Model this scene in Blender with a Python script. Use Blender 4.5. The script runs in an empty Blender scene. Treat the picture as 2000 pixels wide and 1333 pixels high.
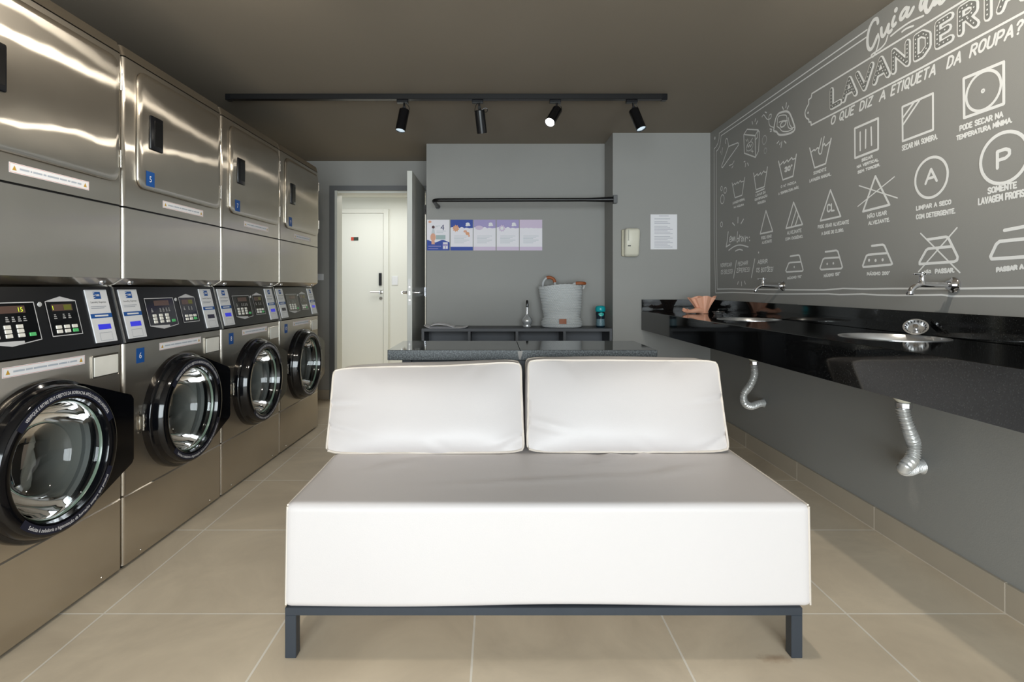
import bpy, bmesh, math, random
from mathutils import Vector, Matrix, noise

random.seed(7)
sc = bpy.context.scene
C = sc.collection
PI = math.pi

# ------------------------------------------------------------------ camera
H = 1.06            # eye height
F = 1050.0          # focal length in pixels of the 2000 px wide frame
VX, VY = 968.0, 562.0
cam_d = bpy.data.cameras.new('camera')
cam = bpy.data.objects.new('camera', cam_d)
C.objects.link(cam)
cam.location = (0, 0, H)
cam.rotation_euler = (PI / 2, 0, 0)
cam_d.sensor_fit = 'HORIZONTAL'
cam_d.sensor_width = 36.0
cam_d.lens = F / 2000 * 36.0
cam_d.shift_x = (1000 - VX) / 2000
cam_d.shift_y = (VY - 666.5) / 2000
cam_d.clip_start = 0.02
sc.camera = cam

# ------------------------------------------------------------------ view, sky and daylight
sc.view_settings.view_transform = 'Standard'
sc.view_settings.look = 'None'
sc.view_settings.gamma = 1.0
sc.view_settings.exposure = 0.30
sc.view_settings.use_curve_mapping = False
sc.cycles.use_denoising = True
sc.cycles.max_bounces = 10
sc.cycles.diffuse_bounces = 5
sc.cycles.glossy_bounces = 5
sc.cycles.transmission_bounces = 8
sc.cycles.transparent_max_bounces = 12
sc.cycles.sample_clamp_indirect = 6.0
sc.cycles.caustics_reflective = False
sc.cycles.caustics_refractive = False

world = bpy.data.worlds.new('daylight')
sc.world = world
world.use_nodes = True
bg = world.node_tree.nodes['Background']
bg.inputs['Color'].default_value = (0.80, 0.90, 1.0, 1)
bg.inputs['Strength'].default_value = 1.2


def lamp(name, kind, loc, rot, energy, color=(1, 1, 1), **kw):
    d = bpy.data.lights.new(name, kind)
    d.energy = energy
    d.color = color
    for k, v in kw.items():
        setattr(d, k, v)
    o = bpy.data.objects.new(name, d)
    C.objects.link(o)
    o.location = loc
    o.rotation_euler = rot
    return o


# daylight through the big window in the wall behind the camera
REAR = -2.2
lamp('window_daylight', 'AREA', (0.05, REAR - 0.16, 1.12), (PI / 2, 0, 0), 203.0, (0.92, 0.965, 1.0),
     shape='RECTANGLE', size=3.2, size_y=2.05)
# ceiling lamps of the corridor behind the open door
lamp('corridor_lamp', 'AREA', (-1.3, 6.2, 2.2), (0, 0, 0), 13.0, (1.0, 1.0, 0.97), shape='RECTANGLE', size=1.6, size_y=0.9)


# ------------------------------------------------------------------ helpers
def srgb(r, g, b):
    def f(c):
        c /= 255.0
        return c / 12.92 if c <= 0.04045 else ((c + 0.055) / 1.055) ** 2.4
    return (f(r), f(g), f(b), 1.0)


MATS = {}


def mat(name, col, rough=0.5, metal=0.0, noise_amt=0.0, noise_scale=6.0, bump=0.0, bump_scale=60.0, spec=0.5, coat=0.0,
        aniso=0.0, emit=None, emit_strength=0.0, rough_noise=0.0):
    if name in MATS:
        return MATS[name]
    m = bpy.data.materials.new(name)
    m.use_nodes = True
    nt = m.node_tree
    N, L = nt.nodes, nt.links
    b = N['Principled BSDF']
    b.inputs['Base Color'].default_value = col
    b.inputs['Roughness'].default_value = rough
    b.inputs['Metallic'].default_value = metal
    b.inputs['Specular IOR Level'].default_value = spec
    b.inputs['Coat Weight'].default_value = coat
    tc = N.new('ShaderNodeTexCoord')
    if noise_amt or rough_noise:
        n = N.new('ShaderNodeTexNoise')
        n.inputs['Scale'].default_value = noise_scale
        n.inputs['Detail'].default_value = 6
        L.new(tc.outputs['Object'], n.inputs['Vector'])
        if noise_amt:
            mx = N.new('ShaderNodeMix')
            mx.data_type = 'RGBA'
            a = [max(0, c * (1 - noise_amt)) for c in col[:3]] + [1]
            c2 = [min(1, c * (1 + noise_amt)) for c in col[:3]] + [1]
            mx.inputs['A'].default_value = a
            mx.inputs['B'].default_value = c2
            L.new(n.outputs['Fac'], mx.inputs['Factor'])
            L.new(mx.outputs['Result'], b.inputs['Base Color'])
        if rough_noise:
            mr = N.new('ShaderNodeMapRange')
            mr.inputs['To Min'].default_value = max(0.02, rough - rough_noise)
            mr.inputs['To Max'].default_value = rough + rough_noise
            L.new(n.outputs['Fac'], mr.inputs['Value'])
            L.new(mr.outputs['Result'], b.inputs['Roughness'])
    if bump:
        n2 = N.new('ShaderNodeTexNoise')
        n2.inputs['Scale'].default_value = bump_scale
        n2.inputs['Detail'].default_value = 4
        L.new(tc.outputs['Object'], n2.inputs['Vector'])
        bp = N.new('ShaderNodeBump')
        bp.inputs['Strength'].default_value = bump
        bp.inputs['Distance'].default_value = 0.01
        L.new(n2.outputs['Fac'], bp.inputs['Height'])
        L.new(bp.outputs['Normal'], b.inputs['Normal'])
    if aniso:
        b.inputs['Anisotropic'].default_value = aniso
        tg = N.new('ShaderNodeTangent')
        tg.direction_type = 'UV_MAP'
        tg.uv_map = 'UVMap'
        L.new(tg.outputs['Tangent'], b.inputs['Tangent'])
    if emit:
        b.inputs['Emission Color'].default_value = emit
        b.inputs['Emission Strength'].default_value = emit_strength
    MATS[name] = m
    return m


class Geo:
    """collects shapes and links them as one mesh object"""

    def __init__(self, out=None, lays=24):
        self.bm = bmesh.new()
        self.out = Vector(out) if out else None      # the way flat printed pieces face
        self.lay, self.lays = 0, lays

    def face(self, pts, m=0):
        if self.out is not None:
            self.lay = (self.lay + 1) % self.lays
            pts = [Vector(p) + self.out * (self.lay * (0.000015 if self.lays == 24 else 0.000008)) for p in pts]
        vs = [self.bm.verts.new(p) for p in pts]
        f = self.bm.faces.new(vs)
        f.material_index = m
        return f

    def box(self, lo, hi, bevel=0.0, seg=2, m=0, mx=None):
        b = bmesh.new()
        bmesh.ops.create_cube(b, size=1.0)
        s = Vector([hi[i] - lo[i] for i in range(3)])
        c = Vector([(hi[i] + lo[i]) / 2 for i in range(3)])
        for v in b.verts:
            v.co = Vector((v.co.x * s.x, v.co.y * s.y, v.co.z * s.z)) + c
        if bevel:
            bmesh.ops.bevel(b, geom=list(b.edges), offset=bevel, segments=seg, profile=0.5, affect='EDGES')
        self.merge(b, m, mx)
        return self

    def merge(self, b, m=None, mx=None):
        if mx is not None:
            bmesh.ops.transform(b, matrix=mx, verts=b.verts)
        mp = {}
        for v in b.verts:
            mp[v] = self.bm.verts.new(v.co)
        for f in b.faces:
            try:
                nf = self.bm.faces.new([mp[v] for v in f.verts])
            except ValueError:
                continue
            nf.material_index = f.material_index if m is None else m
        b.free()

    def lathe(self, prof, c=(0, 0, 0), axis='Z', n=32, m=0, cap0=False, cap1=False, sx=1.0, sy=1.0, mx=None):
        """prof: (radius, height) pairs"""
        c = Vector(c)

        def P(r, h, a):
            x, y = r * math.cos(a) * sx, r * math.sin(a) * sy
            if axis == 'Z':
                p = Vector((x, y, h))
            elif axis == 'X':
                p = Vector((h, x, y))
            else:
                p = Vector((y, h, x))
            if mx is not None:
                p = mx @ p
            return p + c
        rows = []
        for r, h in prof:
            if r < 1e-6:
                rows.append([self.bm.verts.new(P(0, h, 0))])
            else:
                rows.append([self.bm.verts.new(P(r, h, 2 * PI * k / n)) for k in range(n)])
        for a, b in zip(rows, rows[1:]):
            for k in range(n):
                k2 = (k + 1) % n
                if len(a) == 1 and len(b) == 1:
                    continue
                if len(a) == 1:
                    q = [a[0], b[k2], b[k]]
                elif len(b) == 1:
                    q = [a[k], a[k2], b[0]]
                else:
                    q = [a[k], a[k2], b[k2], b[k]]
                f = self.bm.faces.new(q)
                f.material_index = m
        if cap0 and len(rows[0]) > 1:
            self.bm.faces.new(rows[0][::-1]).material_index = m
        if cap1 and len(rows[-1]) > 1:
            self.bm.faces.new(rows[-1]).material_index = m
        return self

    def tube(self, pts, r, n=10, m=0, closed=False, caps=True):
        """r: a number or a function of t in 0..1"""
        pts = [Vector(p) for p in pts]
        k = len(pts)
        rings = []
        up = Vector((0.13, 0.21, 0.97)).normalized()
        prev = None
        for i, p in enumerate(pts):
            if closed:
                d = pts[(i + 1) % k] - pts[i - 1]
            else:
                d = pts[min(i + 1, k - 1)] - pts[max(i - 1, 0)]
            d.normalize()
            if prev is None:
                a = d.cross(up)
                if a.length < 0.05:
                    a = d.cross(Vector((1, 0, 0)))
            else:
                a = prev - d * prev.dot(d)
            a.normalize()
            prev = a
            b = d.cross(a)
            rr = r(i / max(1, k - 1)) if callable(r) else r
            rings.append([self.bm.verts.new(p + (a * math.cos(2 * PI * j / n) + b * math.sin(2 * PI * j / n)) * rr) for j in range(n)])
        rng = range(k if closed else k - 1)
        for i in rng:
            A, B = rings[i], rings[(i + 1) % k]
            off = 0
            if closed and i == k - 1:
                off = min(range(n), key=lambda o: (A[0].co - B[o].co).length)
            for j in range(n):
                f = self.bm.faces.new([A[j], A[(j + 1) % n], B[(j + 1 + off) % n], B[(j + off) % n]])
                f.material_index = m
        if caps and not closed:
            self.bm.faces.new(rings[0][::-1]).material_index = m
            self.bm.faces.new(rings[-1]).material_index = m
        return self

    def prism(self, poly, fn0, fn1, m=0, cap0=True, cap1=True):
        """poly of 2D points; fn0/fn1 map a 2D point to the two ends"""
        a = [self.bm.verts.new(fn0(p)) for p in poly]
        b = [self.bm.verts.new(fn1(p)) for p in poly]
        n = len(poly)
        for i in range(n):
            self.bm.faces.new([a[i], a[(i + 1) % n], b[(i + 1) % n], b[i]]).material_index = m
        if cap0:
            self.bm.faces.new(a[::-1]).material_index = m
        if cap1:
            self.bm.faces.new(b).material_index = m
        return self

    def plate_with_hole(self, rect, c, r, fn, n=48, m=0):
        """flat rectangle (u0,v0,u1,v1) with a round hole; fn maps (u,v) to 3D; returns hole points"""
        u0, v0, u1, v1 = rect
        ang = [2 * PI * k / n for k in range(n)]
        for cu, cv in ((u0, v0), (u1, v0), (u1, v1), (u0, v1)):
            ang.append(math.atan2(cv - c[1], cu - c[0]) % (2 * PI))
        ang = sorted(set(round(a, 6) for a in ang))
        inner, outer, pts = [], [], []
        for a in ang:
            du, dv = math.cos(a), math.sin(a)
            t = 1e9
            if du > 1e-9: t = min(t, (u1 - c[0]) / du)
            if du < -1e-9: t = min(t, (u0 - c[0]) / du)
            if dv > 1e-9: t = min(t, (v1 - c[1]) / dv)
            if dv < -1e-9: t = min(t, (v0 - c[1]) / dv)
            p = (c[0] + du * r, c[1] + dv * r)
            pts.append(p)
            inner.append(self.bm.verts.new(fn(p)))
            outer.append(self.bm.verts.new(fn((c[0] + du * t, c[1] + dv * t))))
        k = len(ang)
        for i in range(k):
            j = (i + 1) % k
            self.bm.faces.new([inner[i], inner[j], outer[j], outer[i]]).material_index = m
        return pts

    def ribbon(self, pts, w, fn, m=0, closed=False, disc=8):
        """a painted stroke of width w through 2D points; fn maps 2D to 3D"""
        pts = [Vector(p) for p in pts]
        seq = pts + ([pts[0]] if closed else [])
        for a, b in zip(seq, seq[1:]):
            d = b - a
            if d.length < 1e-6:
                continue
            d.normalize()
            nn = Vector((-d.y, d.x)) * (w / 2)
            self.face([fn(a + nn), fn(a - nn), fn(b - nn), fn(b + nn)], m)
        if disc:
            for p in pts:
                self.dot(p, w / 2, fn, m, disc)
        return self

    def dot(self, p, r, fn, m=0, n=10):
        self.face([fn(Vector((p[0] + r * math.cos(2 * PI * k / n), p[1] + r * math.sin(2 * PI * k / n)))) for k in range(n)], m)

    def text(self, s, fn, size=0.01, m=0, align='LEFT', width=None):
        """printed lettering; fn maps (x,y) to 3D"""
        vs, fs = text_mesh(s)
        if not vs:
            return 0
        x0 = min(v[0] for v in vs); x1 = max(v[0] for v in vs)
        sx = size
        if width:
            sx = width / (x1 - x0)
        off = {'LEFT': 0, 'CENTER': -(x1 - x0) * sx / 2, 'RIGHT': -(x1 - x0) * sx}[align]
        nv = [self.bm.verts.new(fn(Vector(((v[0] - x0) * sx + off, v[1] * size)))) for v in vs]
        for f in fs:
            try:
                self.bm.faces.new([nv[i] for i in f]).material_index = m
            except ValueError:
                pass
        return (x1 - x0) * sx

    def obj(self, name, mats, parent=None, loc=None, smooth=None, uv=None, normals=True):
        bm = self.bm
        if self.out is not None:
            bm.normal_update()
            bmesh.ops.reverse_faces(bm, faces=[f for f in bm.faces if f.normal.dot(self.out) < -0.3])
        elif normals:
            bmesh.ops.recalc_face_normals(bm, faces=bm.faces)
        if uv:
            lay = bm.loops.layers.uv.new('UVMap')
            for f in bm.faces:
                for l in f.loops:
                    l[lay].uv = uv(l.vert.co)
        me = bpy.data.meshes.new(name)
        bm.to_mesh(me)
        bm.free()
        for mm in (mats if isinstance(mats, (list, tuple)) else [mats]):
            me.materials.append(mm)
        if smooth is not None:
            for p in me.polygons:
                p.use_smooth = True
            me.set_sharp_from_angle(angle=math.radians(smooth))
        o = bpy.data.objects.new(name, me)
        C.objects.link(o)
        if loc is not None:
            o.location = loc
        if parent is not None:
            o.parent = parent
        return o


_TXT = {}


def text_mesh(s):
    if s in _TXT:
        return _TXT[s]
    cu = bpy.data.curves.new('lettering', 'FONT')
    cu.body = s
    cu.size = 1.0
    cu.resolution_u = 2
    o = bpy.data.objects.new('lettering', cu)
    C.objects.link(o)
    dg = bpy.context.evaluated_depsgraph_get()
    me = bpy.data.meshes.new_from_object(o.evaluated_get(dg))
    vs = [tuple(v.co[:2]) for v in me.vertices]
    fs = [tuple(p.vertices) for p in me.polygons]
    bpy.data.objects.remove(o)
    bpy.data.curves.remove(cu)
    bpy.data.meshes.remove(me)
    _TXT[s] = (vs, fs)
    return _TXT[s]


def thing(name, label, cat, loc=(0, 0, 0), rotz=0.0, group=None):
    o = bpy.data.objects.new(name, None)
    C.objects.link(o)
    o.empty_display_size = 0.05
    o.location = loc
    o.rotation_euler = (0, 0, rotz)
    return tag(o, label, cat, group)


def tag(o, label, cat, group=None):
    o['label'] = label
    o['category'] = cat
    if group:
        o['group'] = group
    return o


def struct(o, label=None, cat=None):
    o['kind'] = 'structure'
    if label:
        o['label'] = label
    if cat:
        o['category'] = cat
    return o


def dup_tree(o, parent=None):
    c = o.copy()
    C.objects.link(c)
    if parent is not None:
        c.parent = parent
        c.matrix_parent_inverse = o.matrix_parent_inverse
    for ch in list(o.children):
        dup_tree(ch, c)
    return c


def bez(p0, p1, p2, p3, n):
    out = []
    for i in range(n + 1):
        t = i / n
        out.append(Vector(p0) * (1 - t) ** 3 + Vector(p1) * 3 * t * (1 - t) ** 2 + Vector(p2) * 3 * t * t * (1 - t) + Vector(p3) * t ** 3)
    return out


def smooth_path(pts, n=6, closed=False):
    """Catmull-Rom through the points"""
    pts = [Vector(p) for p in pts]
    k = len(pts)
    out = []
    rng = k if closed else k - 1
    for i in range(rng):
        if closed:
            p0, p1, p2, p3 = pts[i - 1], pts[i], pts[(i + 1) % k], pts[(i + 2) % k]
        else:
            p0, p1, p2, p3 = pts[max(i - 1, 0)], pts[i], pts[i + 1], pts[min(i + 2, k - 1)]
        for j in range(n):
            t = j / n
            out.append(0.5 * ((2 * p1) + (p2 - p0) * t + (2 * p0 - 5 * p1 + 4 * p2 - p3) * t * t + (3 * p1 - p0 - 3 * p2 + p3) * t ** 3))
    if not closed:
        out.append(pts[-1])
    return out


# ------------------------------------------------------------------ materials
M_wall = mat('grey_wall_paint', srgb(158, 157, 153), 0.62, noise_amt=0.05, noise_scale=1.7, bump=0.05, bump_scale=220)
M_ceil = mat('dark_ceiling_paint', srgb(148, 138, 124), 0.75, noise_amt=0.05, noise_scale=1.2)
M_black_paint = mat('charcoal_paint', srgb(62, 63, 64), 0.5)
M_trim = mat('frame_paint', srgb(104, 105, 106), 0.5)
M_white_paint = mat('white_paint', srgb(228, 228, 220), 0.45)
M_chalk = mat('white_mural_paint', srgb(249, 249, 247), 0.7)


def brushed_steel():
    """sheet steel brushed upright: a mirror-like sheen plus a wide sideways scatter that draws lamps into level streaks"""
    m = bpy.data.materials.new('brushed_steel')
    m.use_nodes = True
    N, L = m.node_tree.nodes, m.node_tree.links
    N.remove(N['Principled BSDF'])
    tc = N.new('ShaderNodeTexCoord')
    n = N.new('ShaderNodeTexNoise')
    n.inputs['Scale'].default_value = 2.4
    n.inputs['Detail'].default_value = 5
    L.new(tc.outputs['Object'], n.inputs['Vector'])
    mx = N.new('ShaderNodeMix')
    mx.data_type = 'RGBA'
    mx.inputs['A'].default_value = srgb(196, 188, 176)
    mx.inputs['B'].default_value = srgb(218, 211, 200)
    L.new(n.outputs['Fac'], mx.inputs['Factor'])
    tg = N.new('ShaderNodeTangent')
    tg.direction_type = 'UV_MAP'
    tg.uv_map = 'UVMap'
    a = N.new('ShaderNodeBsdfAnisotropic')
    a.inputs['Roughness'].default_value = 0.30
    a.inputs['Anisotropy'].default_value = -0.5
    b = N.new('ShaderNodeBsdfAnisotropic')
    b.inputs['Roughness'].default_value = 0.155
    b.inputs['Anisotropy'].default_value = -0.9
    n2 = N.new('ShaderNodeTexNoise')
    n2.inputs['Scale'].default_value = 4.5
    n2.inputs['Detail'].default_value = 2
    L.new(tc.outputs['Object'], n2.inputs['Vector'])
    bp = N.new('ShaderNodeBump')
    bp.inputs['Strength'].default_value = 0.13
    bp.inputs['Distance'].default_value = 0.012
    L.new(n2.outputs['Fac'], bp.inputs['Height'])
    for q in (a, b):
        L.new(bp.outputs['Normal'], q.inputs['Normal'])
        L.new(mx.outputs['Result'], q.inputs['Color'])
        L.new(tg.outputs['Tangent'], q.inputs['Tangent'])
    ms = N.new('ShaderNodeMixShader')
    ms.inputs['Fac'].default_value = 0.56
    L.new(a.outputs['BSDF'], ms.inputs[1])
    L.new(b.outputs['BSDF'], ms.inputs[2])
    L.new(ms.outputs['Shader'], N['Material Output'].inputs['Surface'])
    return m


M_steel = brushed_steel()
M_steel_plain = mat('plain_steel', srgb(200, 196, 188), 0.25, 1.0)
M_drum = mat('drum_steel', srgb(172, 172, 168), 0.45, 0.45)
M_chrome = mat('chrome', srgb(225, 225, 228), 0.08, 1.0)
M_hose = mat('aluminium_hose', srgb(226, 225, 222), 0.3, 0.55)
M_black_gloss = mat('black_gloss_plastic', srgb(9, 10, 14), 0.10, coat=0.15)
M_black_sat = mat('black_satin_plastic', srgb(16, 17, 21), 0.3)
M_black_metal = mat('black_metal', srgb(20, 20, 21), 0.35)
M_navy = mat('navy_sticker', srgb(24, 28, 48), 0.4)
M_white_pl = mat('white_plastic', srgb(228, 229, 232), 0.35)
M_paper = mat('white_paper', srgb(248, 247, 250), 0.7)
M_cream_pl = mat('cream_plastic', srgb(232, 228, 210), 0.35)
M_blue = mat('blue_print', srgb(20, 84, 160), 0.5)
M_ink = mat('grey_print', srgb(150, 156, 168), 0.6)
M_inkdark = mat('dark_print', srgb(50, 52, 60), 0.6)
M_pinkline = mat('pink_print', srgb(228, 170, 160), 0.6)
M_yellow = mat('yellow_print', srgb(206, 160, 60), 0.6)
M_green = mat('green_key', srgb(92, 196, 120), 0.4)
M_key = mat('ivory_key', srgb(240, 238, 230), 0.4)
M_lcd_blue = mat('blue_screen', srgb(40, 46, 190), 0.2, emit=srgb(60, 60, 230), emit_strength=0.35)
M_lcd_off = mat('dark_screen', srgb(44, 40, 66), 0.2)
M_led = mat('led_window', srgb(96, 74, 66), 0.2)
M_led_on = mat('led_digits', srgb(190, 210, 60), 0.3, emit=srgb(200, 220, 40), emit_strength=0.9)
M_leather = mat('white_leatherette', srgb(212, 206, 204), 0.48, noise_amt=0.025, noise_scale=2.2, bump=0.06, bump_scale=350)
M_welt = mat('cream_welt', srgb(222, 212, 200), 0.5)
M_frame = mat('blue_black_steel', srgb(48, 54, 62), 0.42, noise_amt=0.1, noise_scale=20)
M_shelf = mat('charcoal_laminate', srgb(70, 72, 77), 0.45)
M_peach = mat('peach_rubber', srgb(240, 178, 148), 0.45)
M_brown = mat('brown_leather', srgb(160, 90, 52), 0.5, noise_amt=0.15, noise_scale=30)
M_rope = mat('pale_rope', srgb(206, 208, 208), 0.8)
M_teal = mat('teal_plastic', srgb(22, 172, 180), 0.25)
M_handle_white = mat('white_metal', srgb(236, 234, 230), 0.3)


def granite(name, base, fleck, rough, scale, lo=0.55, hi=0.68):
    m = mat(name, base, rough)
    nt = m.node_tree
    N, L = nt.nodes, nt.links
    b = N['Principled BSDF']
    tc = N['Texture Coordinate']
    v = N.new('ShaderNodeTexNoise')
    v.inputs['Scale'].default_value = scale
    v.inputs['Detail'].default_value = 3
    L.new(tc.outputs['Object'], v.inputs['Vector'])
    r = N.new('ShaderNodeValToRGB')
    r.color_ramp.elements[0].position = lo
    r.color_ramp.elements[0].color = base
    r.color_ramp.elements[1].position = hi
    r.color_ramp.elements[1].color = fleck
    L.new(v.outputs['Fac'], r.inputs['Fac'])
    L.new(r.outputs['Color'], b.inputs['Base Color'])
    return m


M_granite = granite('black_granite', srgb(11, 11, 12), srgb(46, 48, 48), 0.06, 260)
M_granite_edge = granite('sawn_granite_edge', srgb(32, 37, 41), srgb(92, 98, 99), 0.45, 170, 0.42, 0.66)
M_granite_top = granite('grey_granite', srgb(30, 31, 31), srgb(52, 53, 52), 0.05, 220)


def glass_mat(name, tint=(0.92, 0.98, 0.95, 1), rough=0.02, mixmax=0.95):
    m = bpy.data.materials.new(name)
    m.use_nodes = True
    N, L = m.node_tree.nodes, m.node_tree.links
    N.remove(N['Principled BSDF'])
    out = N['Material Output']
    tr = N.new('ShaderNodeBsdfTransparent')
    tr.inputs['Color'].default_value = tint
    gl = N.new('ShaderNodeBsdfGlossy')
    gl.inputs['Roughness'].default_value = rough
    fr = N.new('ShaderNodeFresnel')
    fr.inputs['IOR'].default_value = 1.5
    mx = N.new('ShaderNodeMixShader')
    L.new(fr.outputs['Fac'], mx.inputs['Fac'])
    L.new(tr.outputs['BSDF'], mx.inputs[1])
    L.new(gl.outputs['BSDF'], mx.inputs[2])
    L.new(mx.outputs['Shader'], out.inputs['Surface'])
    return m


M_glass = glass_mat('door_glass', (0.95, 0.98, 0.965, 1))
M_glass_green = mat('green_glass_edge', srgb(104, 122, 108), 0.25, coat=0.4)
M_clear = glass_mat('clear_glass', (0.9, 0.92, 0.92, 1))
M_window = glass_mat('window_glass', (0.98, 1, 1, 1))


def tile_material():
    m = bpy.data.materials.new('beige_porcelain_tile')
    m.use_nodes = True
    N, L = m.node_tree.nodes, m.node_tree.links
    b = N['Principled BSDF']
    tc = N.new('ShaderNodeTexCoord')
    mp = N.new('ShaderNodeMapping')
    mp.inputs['Location'].default_value = (0.067, -1.745, 0)
    L.new(tc.outputs['Object'], mp.inputs['Vector'])
    br = N.new('ShaderNodeTexBrick')
    br.offset = 0.0
    br.squash = 1.0
    br.inputs['Scale'].default_value = 1.0
    br.inputs['Mortar Size'].default_value = 0.0036
    br.inputs['Mortar Smooth'].default_value = 0.2
    br.inputs['Brick Width'].default_value = 0.603
    br.inputs['Row Height'].default_value = 0.603
    br.inputs['Color1'].default_value = srgb(234, 218, 194)
    br.inputs['Color2'].default_value = srgb(229, 212, 187)
    br.inputs['Mortar'].default_value = srgb(255, 247, 234)
    L.new(mp.outputs['Vector'], br.inputs['Vector'])
    n1 = N.new('ShaderNodeTexNoise')
    n1.inputs['Scale'].default_value = 2.6
    n1.inputs['Detail'].default_value = 9
    n1.inputs['Roughness'].default_value = 0.62
    n1.inputs['Distortion'].default_value = 0.6
    L.new(tc.outputs['Object'], n1.inputs['Vector'])
    rmp = N.new('ShaderNodeValToRGB')
    rmp.color_ramp.elements[0].position = 0.3
    rmp.color_ramp.elements[0].color = (0.80, 0.78, 0.76, 1)
    rmp.color_ramp.elements[1].position = 0.72
    rmp.color_ramp.elements[1].color = (1.08, 1.07, 1.05, 1)
    L.new(n1.outputs['Fac'], rmp.inputs['Fac'])
    mx = N.new('ShaderNodeMix')
    mx.data_type = 'RGBA'
    mx.blend_type = 'MULTIPLY'
    mx.inputs['Factor'].default_value = 1.0
    L.new(br.outputs['Color'], mx.inputs['A'])
    L.new(rmp.outputs['Color'], mx.inputs['B'])
    # a faint rust mark where a sofa foot has stood
    vm = N.new('ShaderNodeVectorMath')
    vm.operation = 'SUBTRACT'
    vm.inputs[1].default_value = (0.80, 1.535, 0)
    L.new(tc.outputs['Object'], vm.inputs[0])
    vs = N.new('ShaderNodeVectorMath')
    vs.operation = 'MULTIPLY'
    vs.inputs[1].default_value = (16, 45, 0)
    L.new(vm.outputs['Vector'], vs.inputs[0])
    ln = N.new('ShaderNodeVectorMath')
    ln.operation = 'LENGTH'
    L.new(vs.outputs['Vector'], ln.inputs[0])
    n3 = N.new('ShaderNodeTexNoise')
    n3.inputs['Scale'].default_value = 60
    L.new(tc.outputs['Object'], n3.inputs['Vector'])
    ad = N.new('ShaderNodeMath')
    ad.operation = 'ADD'
    L.new(ln.outputs['Value'], ad.inputs[0])
    L.new(n3.outputs['Fac'], ad.inputs[1])
    mr = N.new('ShaderNodeMapRange')
    mr.inputs['From Min'].default_value = 1.5
    mr.inputs['From Max'].default_value = 0.6
    mr.inputs['To Max'].default_value = 0.45
    L.new(ad.outputs['Value'], mr.inputs['Value'])
    mx2 = N.new('ShaderNodeMix')
    mx2.data_type = 'RGBA'
    mx2.inputs['B'].default_value = srgb(150, 104, 66)
    L.new(mr.outputs['Result'], mx2.inputs['Factor'])
    L.new(mx.outputs['Result'], mx2.inputs['A'])
    L.new(mx2.outputs['Result'], b.inputs['Base Color'])
    b.inputs['Roughness'].default_value = 0.42
    bp = N.new('ShaderNodeBump')
    bp.invert = True
    bp.inputs['Strength'].default_value = 0.4
    bp.inputs['Distance'].default_value = 0.002
    L.new(br.outputs['Fac'], bp.inputs['Height'])
    L.new(bp.outputs['Normal'], b.inputs['Normal'])
    return m


M_tile = tile_material()
# ------------------------------------------------------------------ the room
CEIL = 2.26
XR = 1.665           # mural wall
XL = -2.13           # wall behind the machines
YP, YN, YD = 4.17, 4.484, 5.10   # pillar front, niche back, door wall
NX0, NX1 = -0.577, 0.909


def slab(name, lo, hi, m, label, cat, extra=None):
    g = Geo().box(lo, hi)
    for a, b in (extra or []):
        g.box(a, b)
    return struct(g.obj(name, m), label, cat)


slab('floor', (XL - 0.1, REAR - 0.1, -0.12), (XR + 0.12, YD, 0), M_tile, 'beige square tile floor of the laundry room', 'floor')
slab('ceiling', (XL - 0.1, REAR - 0.1, CEIL), (XR + 0.12, YD + 0.15, CEIL + 0.12), M_ceil, 'dark grey painted ceiling above the laundry room', 'ceiling')
slab('wall_right', (XR, REAR, 0), (XR + 0.12, YP, CEIL), M_wall, 'grey wall that carries the white laundry mural', 'wall')
slab('wall_back_pillar', (NX1, YP, 0), (XR + 0.12, YD + 0.15, CEIL), M_wall, 'grey end wall with the dispenser and the notice', 'wall')
slab('wall_back_niche', (NX0, YN, 0), (NX1, YD + 0.15, CEIL), M_wall, 'grey niche wall behind the rail and the low shelf', 'wall')
DX0, DX1, DZ = -1.525, -0.655, 1.98
slab('wall_back_door', (XL - 0.1, YD, 0), (DX0, YD + 0.15, CEIL), M_wall, 'grey wall around the open doorway', 'wall',
     [((DX1, YD, 0), (NX0, YD + 0.15, CEIL)), ((DX0, YD, DZ), (DX1, YD + 0.15, CEIL))])
slab('wall_left', (XL - 0.12, REAR, 0), (XL, YD, CEIL), M_wall, 'grey wall behind the row of machines', 'wall')
WX0, WX1, WZ0, WZ1 = -1.5, 1.62, 0.06, 2.18
slab('wall_rear', (XL - 0.1, REAR - 0.12, 0), (WX0, REAR, CEIL), M_wall, 'grey wall with the large window, behind the viewer', 'wall',
     [((WX1, REAR - 0.12, 0), (XR + 0.12, REAR, CEIL)), ((WX0, REAR - 0.12, 0), (WX1, REAR, WZ0)), ((WX0, REAR - 0.12, WZ1), (WX1, REAR, CEIL))])
w = struct(Geo().box((WX0, REAR - 0.08, WZ0), (WX1, REAR - 0.04, WZ0 + 0.05)).box((WX0, REAR - 0.08, WZ1 - 0.05), (WX1, REAR - 0.04, WZ1))
           .box((WX0, REAR - 0.08, WZ0 + 0.05), (WX0 + 0.05, REAR - 0.04, WZ1 - 0.05)).box((WX1 - 0.05, REAR - 0.08, WZ0 + 0.05), (WX1, REAR - 0.04, WZ1 - 0.05))
           .box((0.125, REAR - 0.08, WZ0 + 0.05), (0.175, REAR - 0.04, WZ1 - 0.05)).obj('window_1', M_black_metal),
           'large dark framed window behind the viewer', 'window')
Geo().box((WX0 + 0.05, REAR - 0.064, WZ0 + 0.05), (0.125, REAR - 0.058, WZ1 - 0.05)).obj('window_pane', M_window, w)
Geo().box((0.175, REAR - 0.064, WZ0 + 0.05), (WX1 - 0.05, REAR - 0.058, WZ1 - 0.05)).obj('window_pane', M_window, w)

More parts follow.
